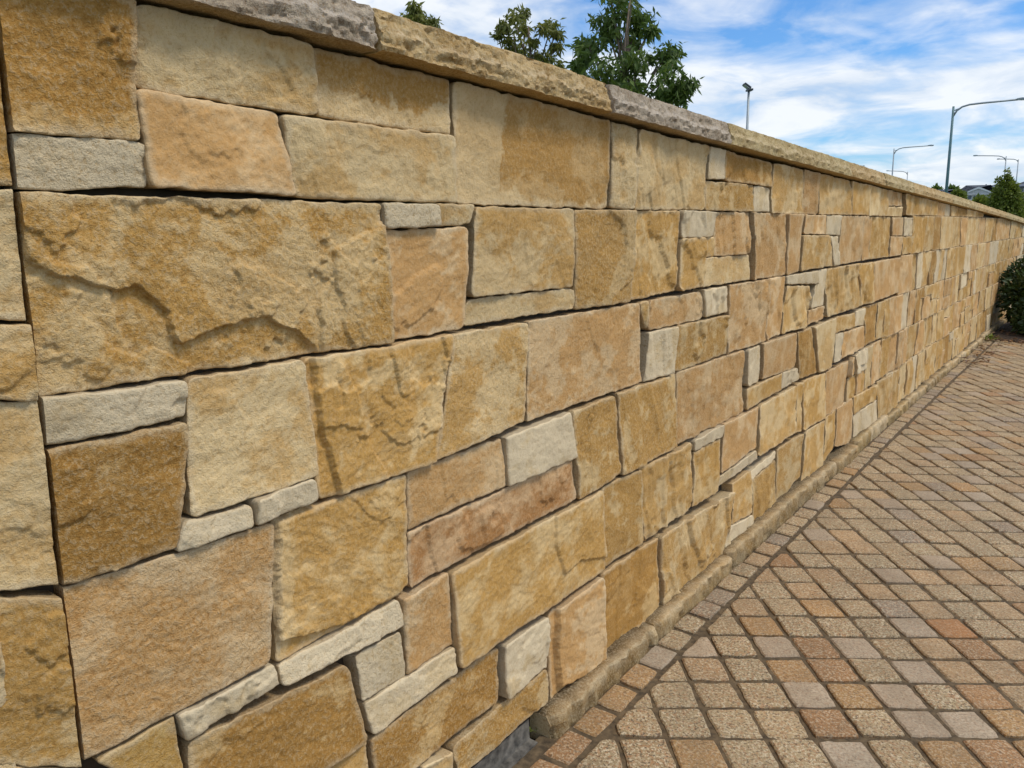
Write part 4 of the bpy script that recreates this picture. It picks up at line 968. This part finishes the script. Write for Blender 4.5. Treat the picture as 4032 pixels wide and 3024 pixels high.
def h1(part, g, k):            # x in traced pixels (4.158 per photo pixel) from the gable's middle, converted with k
    D = 165; z = lambda y: zpx(y, D); X = lambda x: (x-1455)*k
    part('wall', box(X(1200), X(1700), -11, -1.2, g-.2, z(520)), M_BRICKW)
    roof = part('roof', hip(X(1190), X(1710), -11, -1, z(512), z(356), 5.0), M_ROOF)
    part('chimney', box(X(1540), X(1556), -8, -7.4, z(380), z(340)), M_DARK, roof)
    part('garage_wall', box(X(870), X(1195), -9, -2, g-.2, z(540)), M_BRICKW)
    part('garage_roof', hip(X(880), X(1185), -9, -2, z(530), z(418), 3.2), M_ROOF)
    part('porch_wall', box(X(1268), X(1640), -1.2, 0, g-.2, z(528)), M_RENDER)
    a, b_, c_ = X(1232), X(1682), X(1457)
    part('gable', ([(a+.3, .15, z(518)), (b_-.3, .15, z(518)), (c_, .15, z(412)), (a+.3, -1.3, z(518)), (b_-.3, -1.3, z(518)), (c_, -1.3, z(412))], [(0, 1, 2), (5, 4, 3), (0, 3, 4, 1)]), M_RENDER)
    th = .28
    part('barge_board', ([(a, .3, z(522)), (c_, .3, z(398)), (b_, .3, z(522)), (b_-.4, .3, z(522)), (c_, .3, z(398)-th*1.2), (a+.4, .3, z(522)), (a, .1, z(522)), (c_, .1, z(398)), (b_, .1, z(522)), (b_-.4, .1, z(522)), (c_, .1, z(398)-th*1.2), (a+.4, .1, z(522))],
         [(0, 5, 4, 1), (1, 4, 3, 2), (6, 7, 10, 11), (7, 8, 9, 10), (0, 1, 7, 6), (1, 2, 8, 7), (5, 11, 10, 4), (4, 10, 9, 3)]), M_TRIM)
    part('gable_roof', ([(a-.05, .32, z(519)+.02), (c_, .32, z(396)), (b_+.05, .32, z(519)+.02), (a-.05, -6, z(519)+.02), (c_, -6, z(396)), (b_+.05, -6, z(519)+.02)], [(0, 1, 4, 3), (1, 2, 5, 4)]), M_ROOF)
    part('fascia', box(a+.1, b_-.1, .12, .34, z(528), z(519)), M_TRIM)
    for x0, x1 in ((1330, 1385), (1400, 1452)):
        w = part('window', box(X(x0), X(x1), -.02, .05, z(606), z(538)), M_TRIM)
        part('pane', box(X(x0+5), X(x1-5), .05, .07, z(602), z(543)), M_GLASS, w)
    bal = part('balcony', box(X(1270), X(1560), 0, 1.1, z(668), z(652)), M_TRIM)
    for x in range(1275, 1560, 22): part('baluster', box(X(x), X(x+5), 1.0, 1.08, z(652), z(608)), M_TRIM, bal)
    part('handrail', box(X(1270), X(1560), .98, 1.1, z(608), z(603)), M_TRIM, bal)
house('pale gabled house with dark hipped roof and white balcony beyond the wall', ((3500+1455/4.158)/KO, (640+560/4.158)/KO), 165, h1)
def h2(part, g, k):
    D = 205; z = lambda y: zpx(y, D); X = lambda x: (x-1900)*k
    part('wall', box(X(1560), X(2150), -10, 0, g-.2, z(440)), M_RENDER)
    rf = part('roof', hip(X(1560), X(2150), -10, 0, z(430), z(340), 4.5), M_ROOF2)
    part('chimney', box(X(1545)+3.8, X(1560)+4.2, -5.3, -4.7, z(352), z(330)), M_DARK, rf)
    for x in (1640, 1740): w = part('window', box(X(x), X(x+50), -.02, .05, z(520), z(460)), M_TRIM); part('pane', box(X(x+5), X(x+45), .05, .07, z(515), z(465)), M_GLASS, w)
house('house with long low grey roof standing behind the gabled one', ((3500+1900/4.158)/KO, (640+500/4.158)/KO), 205, h2)
def h3(part, g, k):
    D = 145; z = lambda y: zpx(y, D); X = lambda x: (x-2300)*k
    part('wall', box(X(2110), X(2640), -9, 0, g-.2, z(410)), M_BRICKW)
    part('roof', hip(X(2110), X(2640), -9, 0, z(405), z(300), 4.0), M_ROOF2)
    for x in (2125, 2180, 2330): w = part('window', box(X(x), X(x+44), -.02, .06, z(498), z(436)), M_TRIM); part('pane', box(X(x+5), X(x+39), .06, .08, z(494), z(440)), M_GLASS, w)
    part('verandah_roof', ([(X(2080), 2.6, z(690)), (X(2640), 2.6, z(690)), (X(2640), 0.05, z(530)), (X(2080), .05, z(530)), (X(2080), 2.6, z(700)), (X(2640), 2.6, z(700)), (X(2640), .05, z(545)), (X(2080), .05, z(545))], [(0, 1, 2, 3), (7, 6, 5, 4), (0, 4, 5, 1), (1, 5, 6, 2), (3, 2, 6, 7), (0, 3, 7, 4)]), M_ROOF2)
house('brown brick house with upstairs windows and grey verandah roof past the bushy tree', ((3500+2300/4.158)/KO, (640+560/4.158)/KO), 145, h3)
